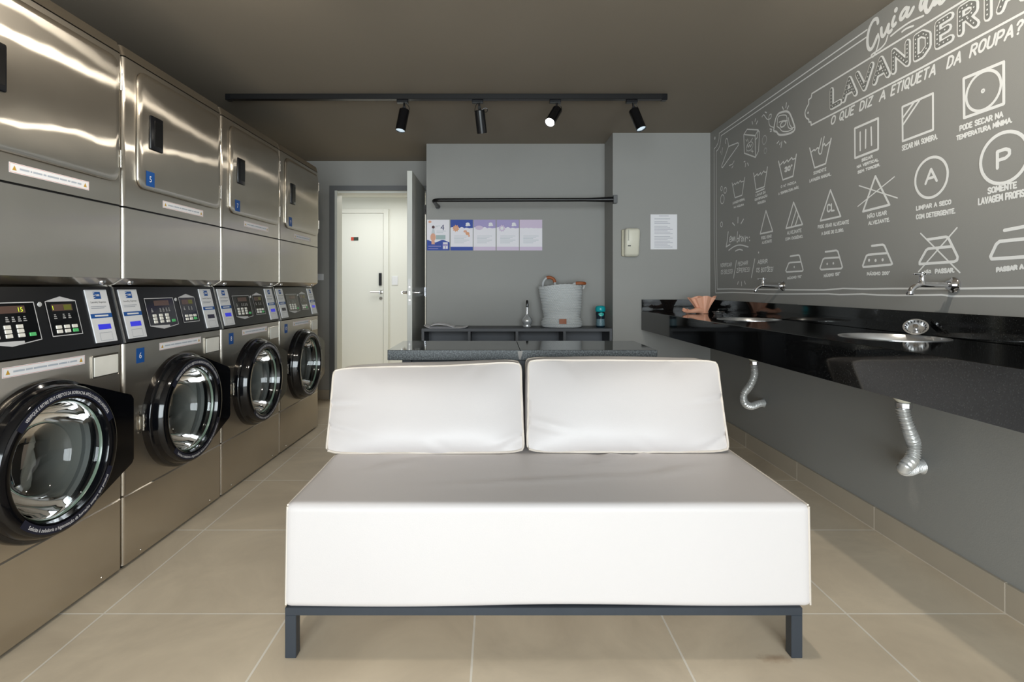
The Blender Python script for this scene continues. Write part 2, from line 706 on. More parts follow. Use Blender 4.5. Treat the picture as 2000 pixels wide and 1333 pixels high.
# tiled skirting with its joints
bb = Geo()
ys = [REAR] + [1.745 + 0.603 * k for k in range(-5, 5) if REAR < 1.745 + 0.603 * k < YP] + [YP]
for a, b in zip(ys, ys[1:]):
    bb.box((XR - 0.011, a + 0.0025, 0.004), (XR, b - 0.0025, 0.1), 0.0006, 1)
bb.box((XR - 0.0104, REAR, 0.0), (XR, YP, 0.0985), m=1)
M_skirt = mat('skirting_tile', srgb(186, 174, 156), 0.45, noise_amt=0.1, noise_scale=5)
M_grout = mat('pale_grout', srgb(216, 205, 190), 0.7)
struct(bb.obj('baseboard_right', [M_skirt, M_grout]), 'beige tile skirting along the mural wall', 'baseboard')
struct(Geo().box((XL, YD - 0.011, 0), (DX0 - 0.05, YD, 0.09), 0.001, 1).obj('baseboard_back', M_skirt), 'beige tile skirting beside the doorway', 'baseboard')
struct(Geo().box((NX1, YP - 0.011, 0), (XR - 0.012, YP, 0.1), 0.001, 1).obj('baseboard_pillar', M_skirt), 'beige tile skirting under the counter end', 'baseboard')

# door casing, white lining, open leaf
cs = Geo().box((DX0 - 0.048, YD - 0.014, 0), (DX0, YD, DZ + 0.045)).box((DX1, YD - 0.014, 0), (DX1 + 0.045, YD, DZ + 0.045)).box((DX0, YD - 0.014, DZ), (DX1, YD, DZ + 0.045))
cs.box((DX0, YD - 0.005, 0), (DX0 + 0.022, YD + 0.16, DZ), m=1).box((DX1 - 0.012, YD + 0.03, 0), (DX1, YD + 0.16, DZ), m=0).box((DX0 + 0.022, YD + 0.03, DZ - 0.018), (DX1 - 0.012, YD + 0.16, DZ), m=1)
struct(cs.obj('trim_1', [M_trim, M_white_paint]), 'grey casing with white lining around the doorway', 'trim')

d1 = struct(thing('door_1', 'white flush door standing open in the doorway, seen edge on', 'door', (-0.688, 5.085, 0)))
leaf = Geo().box((-0.0205, -0.785, 0.012), (0.0205, 0, 1.995), 0.0015, 1)
for f in leaf.bm.faces:
    if f.calc_center_median().x > 0.0202:
        f.material_index = 1
leaf.obj('leaf', [M_white_paint, M_white_paint], d1)
hd = Geo()
for s in (-1, 1):
    x = s * 0.0205
    hd.lathe([(0.0, x), (0.022, x), (0.022, x + s * 0.008), (0.011, x + s * 0.012), (0.010, x + s * 0.05), (0.0, x + s * 0.05)], (0, -0.73, 1.02), 'X', 20)
    hd.tube([(x + s * 0.045, -0.735, 1.02), (x + s * 0.052, -0.70, 1.02), (x + s * 0.05, -0.61, 1.018)], 0.010, 10)
hd.obj('door_handle', M_chrome, d1, smooth=40)
Geo().box((-0.012, -0.7862, 0.92), (0.012, -0.785, 1.13), 0.0005, 1).obj('latch_plate', M_handle_white, d1)
lk = Geo().box((-0.006, -0.789, 1.0), (0.006, -0.786, 1.03)).box((-0.006, -0.7875, 0.955), (0.006, -0.786, 0.965)).box((-0.006, -0.7875, 1.06), (0.006, -0.786, 1.07))
lk.obj('latch_bolt', M_steel_plain, d1)
for z in (1.795, 1.02, 0.24):
    hg = Geo().box((0.0206, -0.06, z - 0.042), (0.0226, -0.006, z + 0.042), 0.0005, 1)
    hg.box((0.032, -0.012, z - 0.042), (0.062, -0.0005, z + 0.042), 0.0005, 1)
    hg.lathe([(0, z - 0.045), (0.0085, z - 0.045), (0.0085, z + 0.045), (0, z + 0.045)], (0.027, -0.012, 0), 'Z', 14)
    hg.obj('hinge', M_chrome, d1, smooth=40)

# corridor behind the doorway
HYB = 7.05
slab('floor_corridor', (-3.2, YD, -0.12), (NX0 + 0.6, HYB + 0.1, -0.001), M_tile, 'beige tile floor of the corridor', 'floor')
slab('ceiling_corridor', (-3.2, YD + 0.15, CEIL - 0.02), (NX0 + 0.6, HYB + 0.1, CEIL + 0.1), M_white_paint, 'white ceiling of the corridor', 'ceiling')
slab('wall_corridor', (-3.2, HYB, 0), (NX0 + 0.6, HYB + 0.1, CEIL), M_white_paint, 'white corridor wall beyond the doorway', 'wall')
slab('wall_corridor_side', (NX0 + 0.5, YD + 0.15, 0), (NX0 + 0.6, HYB, CEIL), M_white_paint, 'white side wall of the corridor', 'wall',
     [((-3.3, YD + 0.15, 0), (-3.2, HYB, CEIL))])
d2 = struct(thing('door_2', 'closed white door across the corridor with a black lock', 'door', (-1.9, HYB, 0)))
Geo().box((-0.43, -0.02, 0.005), (0.43, -0.002, 2.03), 0.001, 1).obj('leaf', M_white_paint, d2)
fr = Geo().box((0.435, -0.03, 0), (0.50, 0, 2.09), 0.002, 1).box((-0.50, -0.03, 0), (-0.435, 0, 2.09), 0.002, 1).box((-0.435, -0.03, 2.035), (0.435, 0, 2.09), 0.002, 1)
fr.obj('door_frame', M_white_paint, d2)
Geo().box((0.375, -0.04, 1.085), (0.412, -0.02, 1.25), 0.004).obj('electronic_lock', M_black_sat, d2)
h2 = Geo().lathe([(0, -0.02), (0.024, -0.02), (0.024, -0.028), (0.01, -0.03), (0.01, -0.07), (0, -0.07)], (0.40, 0, 1.0), 'Y', 18)
h2.tube([(0.40, -0.065, 1.0), (0.36, -0.07, 1.0), (0.27, -0.068, 1.0)], 0.009, 8)
h2.lathe([(0, -0.02), (0.022, -0.02), (0.02, -0.03), (0, -0.03)], (0.40, 0, 0.92), 'Y', 16)
h2.obj('door_handle', M_chrome, d2, smooth=40)
sg = Geo().box((0.01, -0.024, 1.675), (0.045, -0.02, 1.72), m=1).box((0.045, -0.024, 1.675), (0.105, -0.02, 1.72))
sg.obj('door_sign', [mat('dark_green_plate', srgb(44, 58, 46), 0.4), mat('red_plate', srgb(196, 66, 40), 0.4)], d2)

o = Geo().box((-0.04, -0.008, -0.06), (0.04, 0, 0.06), 0.004).obj('light_switch', M_white_pl, None, (-1.32, HYB - 0.0005, 1.15))
tag(o, 'cream switch plate on the white corridor wall', 'switch')
o = Geo().box((-0.04, -0.008, -0.03), (0.04, 0, 0.03), 0.003).obj('light_switch', M_white_pl, None, (-1.67, YD - 0.0005, 1.16))
tag(o, 'white switch plate on grey wall between the machines and the doorway', 'switch')

# ------------------------------------------------------------------ track lighting
YT = 3.34
YT2 = 1.5           # the twin track nearer the camera, above the upper edge of the photo
for yt, lab in ((YT, 'long black lighting track with four spotlights on the dark ceiling'), (YT2, 'black lighting track on the ceiling above the sofa front, over the photo edge')):
    tr = thing('lighting_track', lab, 'lighting track', (0, yt, 0))
    Geo().box((-1.67, -0.018, CEIL - 0.034), (1.058, 0.018, CEIL), 0.002, 1).obj('rail', M_black_metal, tr)
    for x in (-1.672, 1.03):
        Geo().box((x, -0.0185, CEIL - 0.038), (x + 0.032, 0.0185, CEIL - 0.0005), 0.002, 1).obj('end_cap', M_black_sat, tr)


def spotlight(x, tip, label, lit=0.0, loop=False, length=0.14, YT=YT, cone=95):
    """tip: direction the lamp head points to"""
    t = thing('track_spotlight', label, 'spotlight', (x, YT, CEIL - 0.034), 0, 'spotlights on the ceiling track')
    Geo().box((-0.035, -0.015, -0.02), (0.035, 0.015, 0.0), 0.003).obj('adapter', M_black_sat, t)
    d = Vector(tip).normalized()
    top = Vector((0.012, 0, -0.062))
    arm = Geo().tube([(0.01, 0, -0.018), (0.01, 0, -0.035), top + d * 0.004], 0.0065, 8)
    arm.lathe([(0, -0.012), (0.010, -0.012), (0.010, 0.012), (0, 0.012)], top + Vector((0, 0, 0.012)), 'Y', 14)
    arm.obj('bracket', M_black_metal, t, smooth=40)
    mx = d.to_track_quat('Z', 'Y').to_matrix().to_4x4()
    R = 0.0315
    hs = Geo().lathe([(0, 0), (R - 0.003, 0), (R, 0.003), (R, length), (R - 0.003, length), (R - 0.004, length - 0.006), (0, length - 0.006)], top, 'Z', 32, mx=mx)
    hs.obj('housing', M_black_gloss if not loop else M_black_sat, t, smooth=40)
    if lit is not None:
        lm = mat('lit_lens', (1, 1, 1, 1), 0.4, emit=(1, 1, 1, 1), emit_strength=18.0) if lit > 1 else mat('dim_lens', srgb(210, 224, 235), 0.25, emit=(0.75, 0.9, 1.0, 1), emit_strength=0.55)
        Geo().lathe([(0, length - 0.004), (R - 0.0045, length - 0.005), (R - 0.004, length - 0.0055)], top, 'Z', 28, mx=mx).obj('lens', lm, t, smooth=60)
    if loop:
        cb = Geo().tube(smooth_path([(0.0, 0, -0.02), (-0.012, -0.005, -0.04), (-0.018, -0.012, -0.075)], 6), 0.002, 6)
        cb.tube(smooth_path([top + Vector((0.012, -0.02, -0.008)), top + Vector((0.035, -0.022, 0.004)), top + Vector((0.05, -0.02, -0.004)),
                             top + Vector((0.042, -0.02, -0.02)), top + Vector((0.018, -0.02, -0.016))], 6), 0.002, 6)
        cb.obj('cable', M_black_sat, t, smooth=60)
    else:
        Geo().tube(smooth_path([(0.02, 0.004, -0.018), (0.036, 0.008, -0.035), (0.04, 0.004, -0.058), top + d * 0.02 + Vector((0.02, 0.0, 0))], 6), 0.002, 6).obj('cable', M_black_sat, t, smooth=60)
    if lit and lit > 1:
        p = Vector((x, YT, CEIL - 0.034)) + top + d * (length + 0.012)
        l = lamp('spot_beam', 'SPOT', p, d.to_track_quat('-Z', 'Y').to_euler(), lit, (1.0, 0.92, 0.79), spot_size=math.radians(cone), spot_blend=0.6, shadow_soft_size=0.022)
        l.parent = t
        l.location = p - Vector((x, YT, CEIL - 0.034))
    return t


spotlight(-0.578, (-0.16, -0.18, -1), 'black track spotlight with a pale lens, first from the machines', 0.5)
spotlight(-0.112, (0.11, 0.35, -1), 'black track spotlight with a looped cable and no visible lens', None, loop=True)
spotlight(0.37, (-0.42, -0.62, -0.8), 'black track spotlight switched on with a glaring white lens', 3.2, cone=140)
spotlight(0.845, (0.30, -0.28, -1), 'black track spotlight with a pale lens, closest to the track end by the mural', 0.5)

for x, tip, e, lab in ((-0.92, (-0.8, -0.1, -1), 4.5, 'lit black spotlight over the photo edge, by the running machine'),
                       (-0.50, (-1.0, 0.5, -0.8), 15.0, 'lit black spotlight over the photo edge, above the sofa corner by the machines'),
                       (0.12, (0.0, 0.1, -1), 0.5, 'unlit black spotlight over the photo edge, above the middle of the sofa'),
                       (0.66, (0.75, 0.35, -0.7), 18.0, 'lit black spotlight over the photo edge, above the sofa corner by the counter')):
    spotlight(x, tip, lab, e, YT=YT2, cone=165 if x < 0.5 else 138)

# ------------------------------------------------------------------ clothes rail in the niche
rl = thing('clothes_rail', 'black tubular clothes rail across the niche above the posters', 'rail', (0, YP, 1.735))
pts = [(-0.482, YN - YP - 0.001, 0.0)] + [(-0.482, 0.05, 0.0)] + [(-0.482 + 0.05 * (1 - math.cos(a)), 0.05 - 0.05 * math.sin(a) - 0.02, 0.0) for a in [PI / 2 * k / 6 for k in range(7)]] + [(0.86, -0.02, 0.004)]
Geo().tube(pts, 0.0145, 14).obj('tube', M_black_metal, rl, smooth=50)
Geo().lathe([(0.0, -0.002), (0.021, -0.002), (0.021, -0.007), (0, -0.007)], (-0.482, YN - YP, 0), 'Y', 24).obj('wall_flange', M_black_metal, rl, smooth=40)
Geo().tube([(0.70, -0.02, 0.003), (0.80, -0.02, 0.004), (0.87, -0.021, 0.005), (0.925, -0.022, 0.006)], lambda t: 0.0146 + 0.006 * min(1, t * 1.6), 14).obj('sleeve', M_black_sat, rl, smooth=50)
Geo().box((0.905, -0.048, -0.026), (0.935, -0.0005, 0.036), 0.003).obj('end_bracket', M_trim, rl)

# ------------------------------------------------------------------ low shelf in the niche
su = thing('shelf_unit', 'low charcoal open shelf unit filling the niche', 'shelf', (NX0, YP, 0))
W, D, ZT = NX1 - NX0 - 0.004, YN - YP - 0.004, 0.742
Geo().box((0.002, 0, ZT - 0.024), (W, D, ZT), 0.001, 1).obj('top_board', M_shelf, su)
xs = [0.002 + (W - 0.002) * k / 4 for k in range(5)]
for i, x in enumerate(xs):
    a = max(0.002, x - 0.010)
    b = min(W, a + 0.020)
    a = b - 0.020
    Geo().box((a, 0.002, 0.0), (b, D - 0.01, ZT - 0.024)).obj('side_panel' if i in (0, 4) else 'divider', M_shelf, su)
for i in range(4):
    for z in (0.04, 0.39):
        Geo().box((xs[i] + 0.021 if i == 0 else xs[i] + 0.0101, 0.006, z), (xs[i + 1] - 0.0201 if i == 3 else xs[i + 1] - 0.0101, D - 0.011, z + 0.018)).obj('shelf_board', M_shelf, su)
Geo().box((0.003, D - 0.0099, 0.0), (W - 0.001, D, ZT - 0.0241)).obj('back_panel', mat('shelf_back', srgb(92, 95, 101), 0.5, noise_amt=0.12, noise_scale=4), su)


# ------------------------------------------------------------------ white laundry basket
def make_basket():
    t = thing('laundry_basket', 'pale woven rope laundry basket with brown leather grips on the low shelf', 'basket', (0.535, YP + 0.163, ZT))
    prof = [(0.0, 0.150), (0.012, 0.160), (0.035, 0.163), (0.06, 0.154), (0.085, 0.141), (0.11, 0.146), (0.16, 0.155), (0.22, 0.160), (0.28, 0.165), (0.322, 0.172)]

    def rad(z):
        for (a, ra), (b, rb) in zip(prof, prof[1:]):
            if a <= z <= b:
                q = (z - a) / (b - a)
                q = q * q * (3 - 2 * q)
                return ra + (rb - ra) * q
        return prof[-1][1]
    g = Geo()
    rows, cols = 26, 54
    sub = 4
    nz, na = rows * sub, cols * sub
    grid = []
    for i in range(nz + 1):
        z = 0.322 * i / nz
        ring = []
        for k in range(na):
            a = 2 * PI * k / na
            row = min(rows - 1, i // sub)
            ph = (i % sub) / sub
            cell = (k / sub + 0.5 * (row % 2)) % 1.0
            bump = 0.0115 * abs(math.sin(PI * ph)) ** 0.8 * (0.15 + 0.85 * abs(math.sin(PI * cell)))
            r = rad(z) - 0.006 + bump
            lean = -0.012 * (z / 0.322) ** 2
            wob = 0.004 * math.sin(2 * a + 1) * (z / 0.322) + 0.005 * noise.noise(Vector((math.cos(a) * 1.5, math.sin(a) * 1.5, z * 9)))
            x = (r + wob) * math.cos(a) + lean
            y = (r + wob) * math.sin(a) * 0.80
            zz = z + 0.010 * (z / 0.322) * math.sin(a * 1 + 2.2) + 0.004 * math.sin(3 * a) * (z / 0.322)
            ring.append(g.bm.verts.new((x, y, zz)))
        grid.append(ring)
    for i in range(nz):
        for k in range(na):
            g.bm.faces.new([grid[i][k], grid[i][(k + 1) % na], grid[i + 1][(k + 1) % na], grid[i + 1][k]])
    g.bm.faces.new(grid[0][::-1])
    # inner face
    inner = [[g.bm.verts.new((v.co.x * 0.93, v.co.y * 0.93, max(0.02, v.co.z - 0.001))) for v in grid[j]] for j in (nz, nz // 2, sub)]
    for A, B in ((grid[nz], inner[0]), (inner[0], inner[1]), (inner[1], inner[2])):
        for k in range(na):
            g.bm.faces.new([A[k], A[(k + 1) % na], B[(k + 1) % na], B[k]])
    g.bm.faces.new(inner[2])
    top_ring = [v.co.copy() for v in grid[nz]]
    g.obj('body', M_rope, t, smooth=80)
    # braided rim
    rim = []
    for k in range(160):
        v = top_ring[int(k * na / 160)]
        rim.append(v + Vector((0.002 * math.sin(k * 1.2), 0, 0.004 + 0.003 * abs(math.sin(k * 0.6)))))
    Geo().tube(rim, 0.0085, 8, closed=True).obj('rim', M_rope, t, smooth=60)
    # handles: an upright loop and one that has flopped outwards
    a1 = smooth_path([(-0.150, 0.02, 0.30), (-0.152, 0.0, 0.36), (-0.118, -0.01, 0.398), (-0.070, -0.02, 0.385), (-0.058, -0.03, 0.33), (-0.06, -0.04, 0.30)], 8)
    h = Geo().tube(a1, 0.0085, 10).obj('handle', M_rope, t, smooth=60)
    Geo().tube(a1[15:29], 0.013, 12).obj('grip', M_brown, h, smooth=60)
    a2 = smooth_path([(0.075, -0.07, 0.31), (0.078, -0.10, 0.345), (0.10, -0.125, 0.352), (0.145, -0.125, 0.352), (0.168, -0.10, 0.346), (0.16, -0.07, 0.31)], 8)
    h = Geo().tube(a2, 0.0085, 10).obj('handle', M_rope, t, smooth=60)
    Geo().tube(a2[15:31], 0.013, 12).obj('grip', M_brown, h, smooth=60)
    tg = Geo()
    n = 8
    for i in range(n):
        def P(q, z):
            a = -PI / 2 - 0.16 + 0.32 * q - 0.06
            r = 0.173
            return (r * math.cos(a), r * math.sin(a) * 0.80 - 0.002, z)
        tg.face([P(i / n, 0.034), P((i + 1) / n, 0.034), P((i + 1) / n, 0.072), P(i / n, 0.072)])
    o = tg.obj('leather_tag', M_brown, t, normals=False)
    o['label'] = 'brown leather tag sewn low on the front'
    sl = o.modifiers.new('thick', 'SOLIDIFY')
    sl.thickness = 0.004
    sl.offset = 0
    return t


make_basket()

# bottle with a long neck
t = thing('glass_bottle', 'round clear bottle with long neck and black stopper beside the basket', 'bottle', (0.252, YP + 0.13, ZT))
Geo().lathe([(0, 0.001), (0.030, 0.001), (0.034, 0.006), (0.033, 0.012), (0.030, 0.018), (0.034, 0.028), (0.040, 0.042), (0.041, 0.055), (0.036, 0.072), (0.022, 0.088), (0.012, 0.098), (0.010, 0.11),
             (0.0092, 0.15), (0.009, 0.165), (0.0075, 0.165), (0.0078, 0.11), (0.020, 0.084), (0.036, 0.06), (0.036, 0.045), (0.026, 0.022), (0, 0.018)], n=32).obj('flask', mat('silvered_glass', srgb(214, 216, 218), 0.12, 0.55, coat=0.6), t, smooth=50)
Geo().lathe([(0, 0.160), (0.0105, 0.160), (0.0115, 0.175), (0.0105, 0.185), (0.009, 0.21), (0.006, 0.216), (0, 0.217)], n=20).obj('stopper', M_black_gloss, t, smooth=50)

t = thing('detergent_bottle', 'dark scent bottle with a teal lid at the shelf end by the dispenser', 'bottle', (0.838, YP + 0.13, ZT))
Geo().lathe([(0, 0.001), (0.032, 0.001), (0.035, 0.005), (0.034, 0.03), (0.0325, 0.06), (0.034, 0.085), (0.037, 0.105), (0.037, 0.118), (0.030, 0.126), (0, 0.126)], n=32).obj('body', mat('dark_teal_plastic', srgb(24, 44, 58), 0.2, coat=0.4), t, smooth=50)
Geo().lathe([(0.0345, 0.0), (0.0350, 0.008), (0.0334, 0.055), (0.0325, 0.0551)], (0, 0, 0.012), n=32).obj('label_sleeve', mat('speckled_label', srgb(110, 140, 150), 0.4, noise_amt=0.7, noise_scale=90), t, smooth=50)
Geo().lathe([(0.0375, 0.126), (0.040, 0.130), (0.040, 0.155), (0.034, 0.168), (0.018, 0.173), (0, 0.174)], n=32, cap0=True).obj('lid', M_teal, t, smooth=50)
g = Geo().lathe([(0.0, 0.0), (0.021, 0.0), (0.021, 0.002), (0.0, 0.002)], (0, -0.0365, 0.107), 'Y', 20)
for v in g.bm.verts:
    v.co.y = -math.sqrt(max(0, 0.0385 ** 2 - v.co.x ** 2)) + (0.001 if v.co.y > -0.036 else 0)
    v.co.z = 0.105 + (v.co.z - 0.107) * 0.7
g.obj('badge', mat('aqua_print', srgb(60, 190, 180), 0.3), t)

# papers on the shelf
def sheet(name, label, loc, w, d, fn, m=M_paper, n=14):
    g = Geo()
    V = [[g.bm.verts.new((w * (i / n - 0.5), d * (j / n - 0.5), fn(i / n, j / n))) for j in range(n + 1)] for i in range(n + 1)]
    for i in range(n):
        for j in range(n):
            g.bm.faces.new([V[i][j], V[i + 1][j], V[i + 1][j + 1], V[i][j + 1]])
    o = g.obj(name, m, None, loc, smooth=60)
    s = o.modifiers.new('thick', 'SOLIDIFY')
    s.thickness = 0.0012
    s.offset = 1
    return tag(o, label, 'paper')


sheet('paper_sheet', 'flat white sheet with curled ends lying under crumpled paper', (-0.39, YP + 0.12, ZT + 0.0008), 0.34, 0.20,
      lambda u, v: 0.022 * max(0, (0.16 - u) / 0.16) ** 2 + 0.012 * max(0, (u - 0.8) / 0.2) ** 2)
sheet('crumpled_paper', 'crumpled white paper heaped on a flat sheet on the low shelf', (-0.425, YP + 0.12, ZT + 0.0032), 0.20, 0.16,
      lambda u, v: 0.046 * max(0, math.sin(PI * min(1, u * 1.02))) ** 0.7 * (1 - 0.7 * u) * (0.75 + 0.25 * math.sin(PI * v)) + 0.006 * max(0, noise.noise(Vector((u * 5, v * 5, 2)))))

# ------------------------------------------------------------------ posters in the niche
M_sky_blue = mat('poster_blue', srgb(48, 78, 170), 0.6)
M_lilac = mat('poster_lilac', srgb(178, 166, 214), 0.6)
M_pale_lilac = mat('poster_pale_lilac', srgb(226, 208, 232), 0.6)
M_ppaper = mat('poster_paper', srgb(250, 246, 252), 0.55)
M_orange = mat('poster_orange', srgb(240, 172, 130), 0.6)
M_skin = mat('poster_pink', srgb(238, 178, 150), 0.6)
M_pal_ink = mat('poster_pale_ink', srgb(214, 220, 224), 0.6)
M_mint = mat('poster_mint', srgb(176, 196, 196), 0.6)


def poster(px0, px1, kind, label):
    s = YN / F
    x0, x1 = (px0 - VX) * s, (px1 - VX) * s
    z0, z1 = H - (489.5 - VY) * s, H - (429.5 - VY) * s
    Wp, Hp = x1 - x0, z1 - z0
    g = Geo((0, -1, 0)).box((0, -0.0012, 0), (Wp, 0, Hp))
    Y = -0.0015

    def fn(p):
        return Vector((p[0] * Wp, Y, p[1] * Hp))

    def poly(pts, m, lift=0):
        g.face([fn(p) + Vector((0, -lift, 0)) for p in pts], m)

    def band(v0, v1, m, scallop=0.0):
        if not scallop:
            poly([(0, v0), (1, v0), (1, v1), (0, v1)], m)
            return
        n = 40
        for i in range(n):
            a, b = i / n, (i + 1) / n
            f = lambda u: v0 + scallop * abs(math.sin(u * 14 + 0.7)) * (0.6 + 0.4 * math.sin(u * 5))
            poly([(a, f(a)), (b, f(b)), (b, v1), (a, v1)], m)

    def ell(c, ru, rv, m, lift=0.0002, n=18):
        poly([(c[0] + ru * math.cos(2 * PI * k / n), c[1] + rv * math.sin(2 * PI * k / n)) for k in range(n)], m, lift)

    def lines(v0, v1, k, m, u0=0.16, u1=0.84):
        for i in range(k):
            v = v1 + (v0 - v1) * i / max(1, k - 1)
            e = u1 - 0.12 * ((i * 7) % 3)
            poly([(u0, v), (e, v), (e, v + 0.016), (u0, v + 0.016)], m, 0.0002)
    mats = [M_ppaper, M_sky_blue, M_lilac, M_pale_lilac, M_orange, M_skin, M_pal_ink, M_mint, M_paper, mat('poster_navy', srgb(64, 60, 110), 0.6), mat('poster_brown', srgb(84, 50, 56), 0.6)]
    if kind == 0:
        n = 24
        for i in range(n):
            a, b = i / n, (i + 1) / n
            f = lambda u: 0.30 + 0.04 * math.cos(u * 9)
            poly([(a, 0), (b, 0), (b, f(b)), (a, f(a))], 1)
        ell((0.28, 0.76), 0.065, 0.05, 10)                       # head
        poly([(0.19, 0.54), (0.36, 0.54), (0.32, 0.70), (0.24, 0.70)], 6, 0.0002)
        ell((0.27, 0.43), 0.12, 0.13, 5)
        poly([(0.20, 0.20), (0.35, 0.20), (0.33, 0.34), (0.20, 0.34)], 5, 0.0003)
        g.text('4', lambda p: Vector((0.60 * Wp + p.x, Y - 0.0003, 0.66 * Hp + p.y)), 0.26 * Hp, 9)
        poly([(0.40, 0.36), (0.82, 0.36), (0.82, 0.50), (0.40, 0.50)], 7, 0.0002)
        lines(0.57, 0.62, 2, 6, 0.42, 0.84)
        lines(0.73, 0.79, 3, 6, 0.38, 0.60)
        ell((0.13, 0.93), 0.07, 0.04, 5)
        poly([(0.70, 0.04), (0.93, 0.04), (0.93, 0.27), (0.70, 0.27)], 2, 0.0002)
        poly([(0.72, 0.21), (0.91, 0.21), (0.91, 0.26), (0.72, 0.26)], 8, 0.0003)
        poly([(0.72, 0.06), (0.80, 0.06), (0.80, 0.14), (0.72, 0.14)], 8, 0.0003)
        poly([(0.84, 0.06), (0.92, 0.06), (0.92, 0.14), (0.84, 0.14)], 8, 0.0003)
        lines(0.05, 0.13, 2, 2, 0.06, 0.62)
    else:
        head = {1: 1, 2: 2, 3: 2, 4: 3}[kind]
        foot = {1: 9, 2: 3, 3: 3, 4: 3}[kind]
        if kind == 1:
            foot = 2
        band(0.72, 1.0, head, 0.05 if kind < 4 else 0.02)
        band(0.0, 0.12, foot if kind > 1 else 1)
        if kind < 4:
            ell((0.77, 0.86), 0.09, 0.05, 8)
            ell((0.73, 0.81), 0.06, 0.025, 8, 0.0003)
            ell((0.83, 0.82), 0.06, 0.025, 8, 0.0003)
        if kind in (1, 3):
            n = 18
            poly([(0.24 + (0.16 if k % 2 else 0.11) * math.cos(2 * PI * k / n), 0.72 + (0.12 if k % 2 else 0.085) * math.sin(2 * PI * k / n)) for k in range(n)], 4 if kind == 1 else 3, 0.0004)
            ell((0.24, 0.72), 0.07, 0.055, 5 if kind == 1 else 8, 0.0005)
        if kind == 1:
            ell((0.66, 0.62), 0.08, 0.04, 5)
            ell((0.76, 0.55), 0.09, 0.05, 4, 0.0003)
            ell((0.83, 0.48), 0.04, 0.04, 5, 0.0004)
        if kind == 2:
            ell((0.25, 0.74), 0.18, 0.07, 3)
        lines(0.24, 0.46, 6, 6)
    o = g.obj('poster', mats, None, (x0, YN - 0.0003, z0), normals=False)
    return tag(o, label, 'poster', 'posters pinned in a row in the niche')


poster(834, 878, 0, 'poster printed with a big 4 and a standing figure, first of the niche row')
poster(880, 923.5, 1, 'poster with a bright blue header and an orange sunburst badge')
poster(925, 968, 2, 'faded lilac poster in the middle of the five in the niche')
poster(970, 1013.5, 3, 'faded lilac poster with a pale sunburst, fourth from the doorway')
poster(1015, 1059, 4, 'most faded pinkish blank poster, nearest the dispenser')

# notice and soap dispenser on the pillar
s = YP / F
g = Geo((0, -1, 0)).box((0, -0.001, 0), (0.206, 0, 0.272))
for i in range(22):
    if i in (1, 3, 6, 13):
        continue
    z = 0.258 - i * 0.0115
    u0, u1 = (0.065, 0.14) if i == 0 else (0.03, 0.172 - 0.02 * ((i * 5) % 3))
    if i == 21:
        u0, u1 = 0.03, 0.17
    g.face([(u0, -0.0013, z), (u1, -0.0013, z), (u1, -0.0013, z + 0.0035), (u0, -0.0013, z + 0.0035)], 2 if i in (2, 21) else 1)
o = g.obj('notice_sheet', [M_paper, mat('pale_text', srgb(186, 184, 196), 0.7), M_ink], None, ((1270.5 - VX) * s, YP - 0.0003, H - (487.5 - VY) * s), normals=False)
tag(o, 'white printed notice sheet taped to the grey end wall above the counter', 'notice')

t = thing('soap_dispenser', 'cream wall dispenser with rounded cover beside the notice', 'dispenser', (1.035, YP, 1.297))
Geo().box((-0.062, -0.03, 0.004), (0.056, 0, 0.212), 0.01, 3).obj('back_plate', mat('aged_cream_plastic', srgb(214, 208, 184), 0.4), t, smooth=40)
g = Geo().box((-0.052, -0.115, 0.0), (0.062, -0.028, 0.215), 0.022, 4)
for v in g.bm.verts:
    if v.co.y < -0.06:
        v.co.y += 0.045 * (0.10 - min(0.10, v.co.z)) / 0.10 + 0.01 * max(0, v.co.z - 0.16) / 0.05
g.obj('cover', M_cream_pl, t, smooth=50)
Geo().box((-0.035, -0.1165, 0.118), (-0.028, -0.1145, 0.20), 0.0008, 1).obj('sight_window', mat('sight_strip', srgb(198, 196, 182), 0.3), t)
Geo().box((-0.034, -0.1055, 0.076), (-0.012, -0.102, 0.082), 0.0008, 1).obj('key_slot', M_inkdark, t)

# ------------------------------------------------------------------ granite table behind the sofa
TZ, TY0, TY1 = 0.7835, 2.38, 2.79
TX0, TX1 = -0.479, 0.716
t = thing('granite_table', 'dark granite topped table standing behind the sofa', 'table', (TX0, TY0, 0))
TW, TD = TX1 - TX0, TY1 - TY0
seam = 0.588
for a, b in ((0, seam - 0.001), (seam + 0.001, TW)):
    g = Geo().box((a, 0, TZ - 0.046), (b, TD, TZ), 0.0015, 1)
    for f in g.bm.faces:
        c = f.calc_center_median()
        f.material_index = 0 if c.z > TZ - 0.001 else 1
    g.obj('tabletop', [M_granite_top, M_granite_edge], t)
g = Geo().prism([(seam - 0.012, TZ - 0.006), (seam + 0.012, TZ - 0.004), (seam + 0.001, TZ - 0.045), (seam - 0.006, TZ - 0.040)], lambda p: Vector((p[0], -0.0006, p[1])), lambda p: Vector((p[0], 0.0015, p[1])))
g.obj('seam_filler', mat('pale_filler', srgb(150, 146, 142), 0.7), t)
for a, b in ((0.06, 0.10), (0.57, 0.61), (TW - 0.10, TW - 0.06)):
    Geo().box((a, 0.03, 0), (b, TD - 0.03, TZ - 0.0465)).obj('leg_panel', M_shelf, t)
for a, b in ((0.10, 0.57), (0.61, TW - 0.10)):
    Geo().box((a + 0.0005, 0.05, TZ - 0.19), (b - 0.0005, 0.07, TZ - 0.0465)).obj('apron', M_shelf, t)

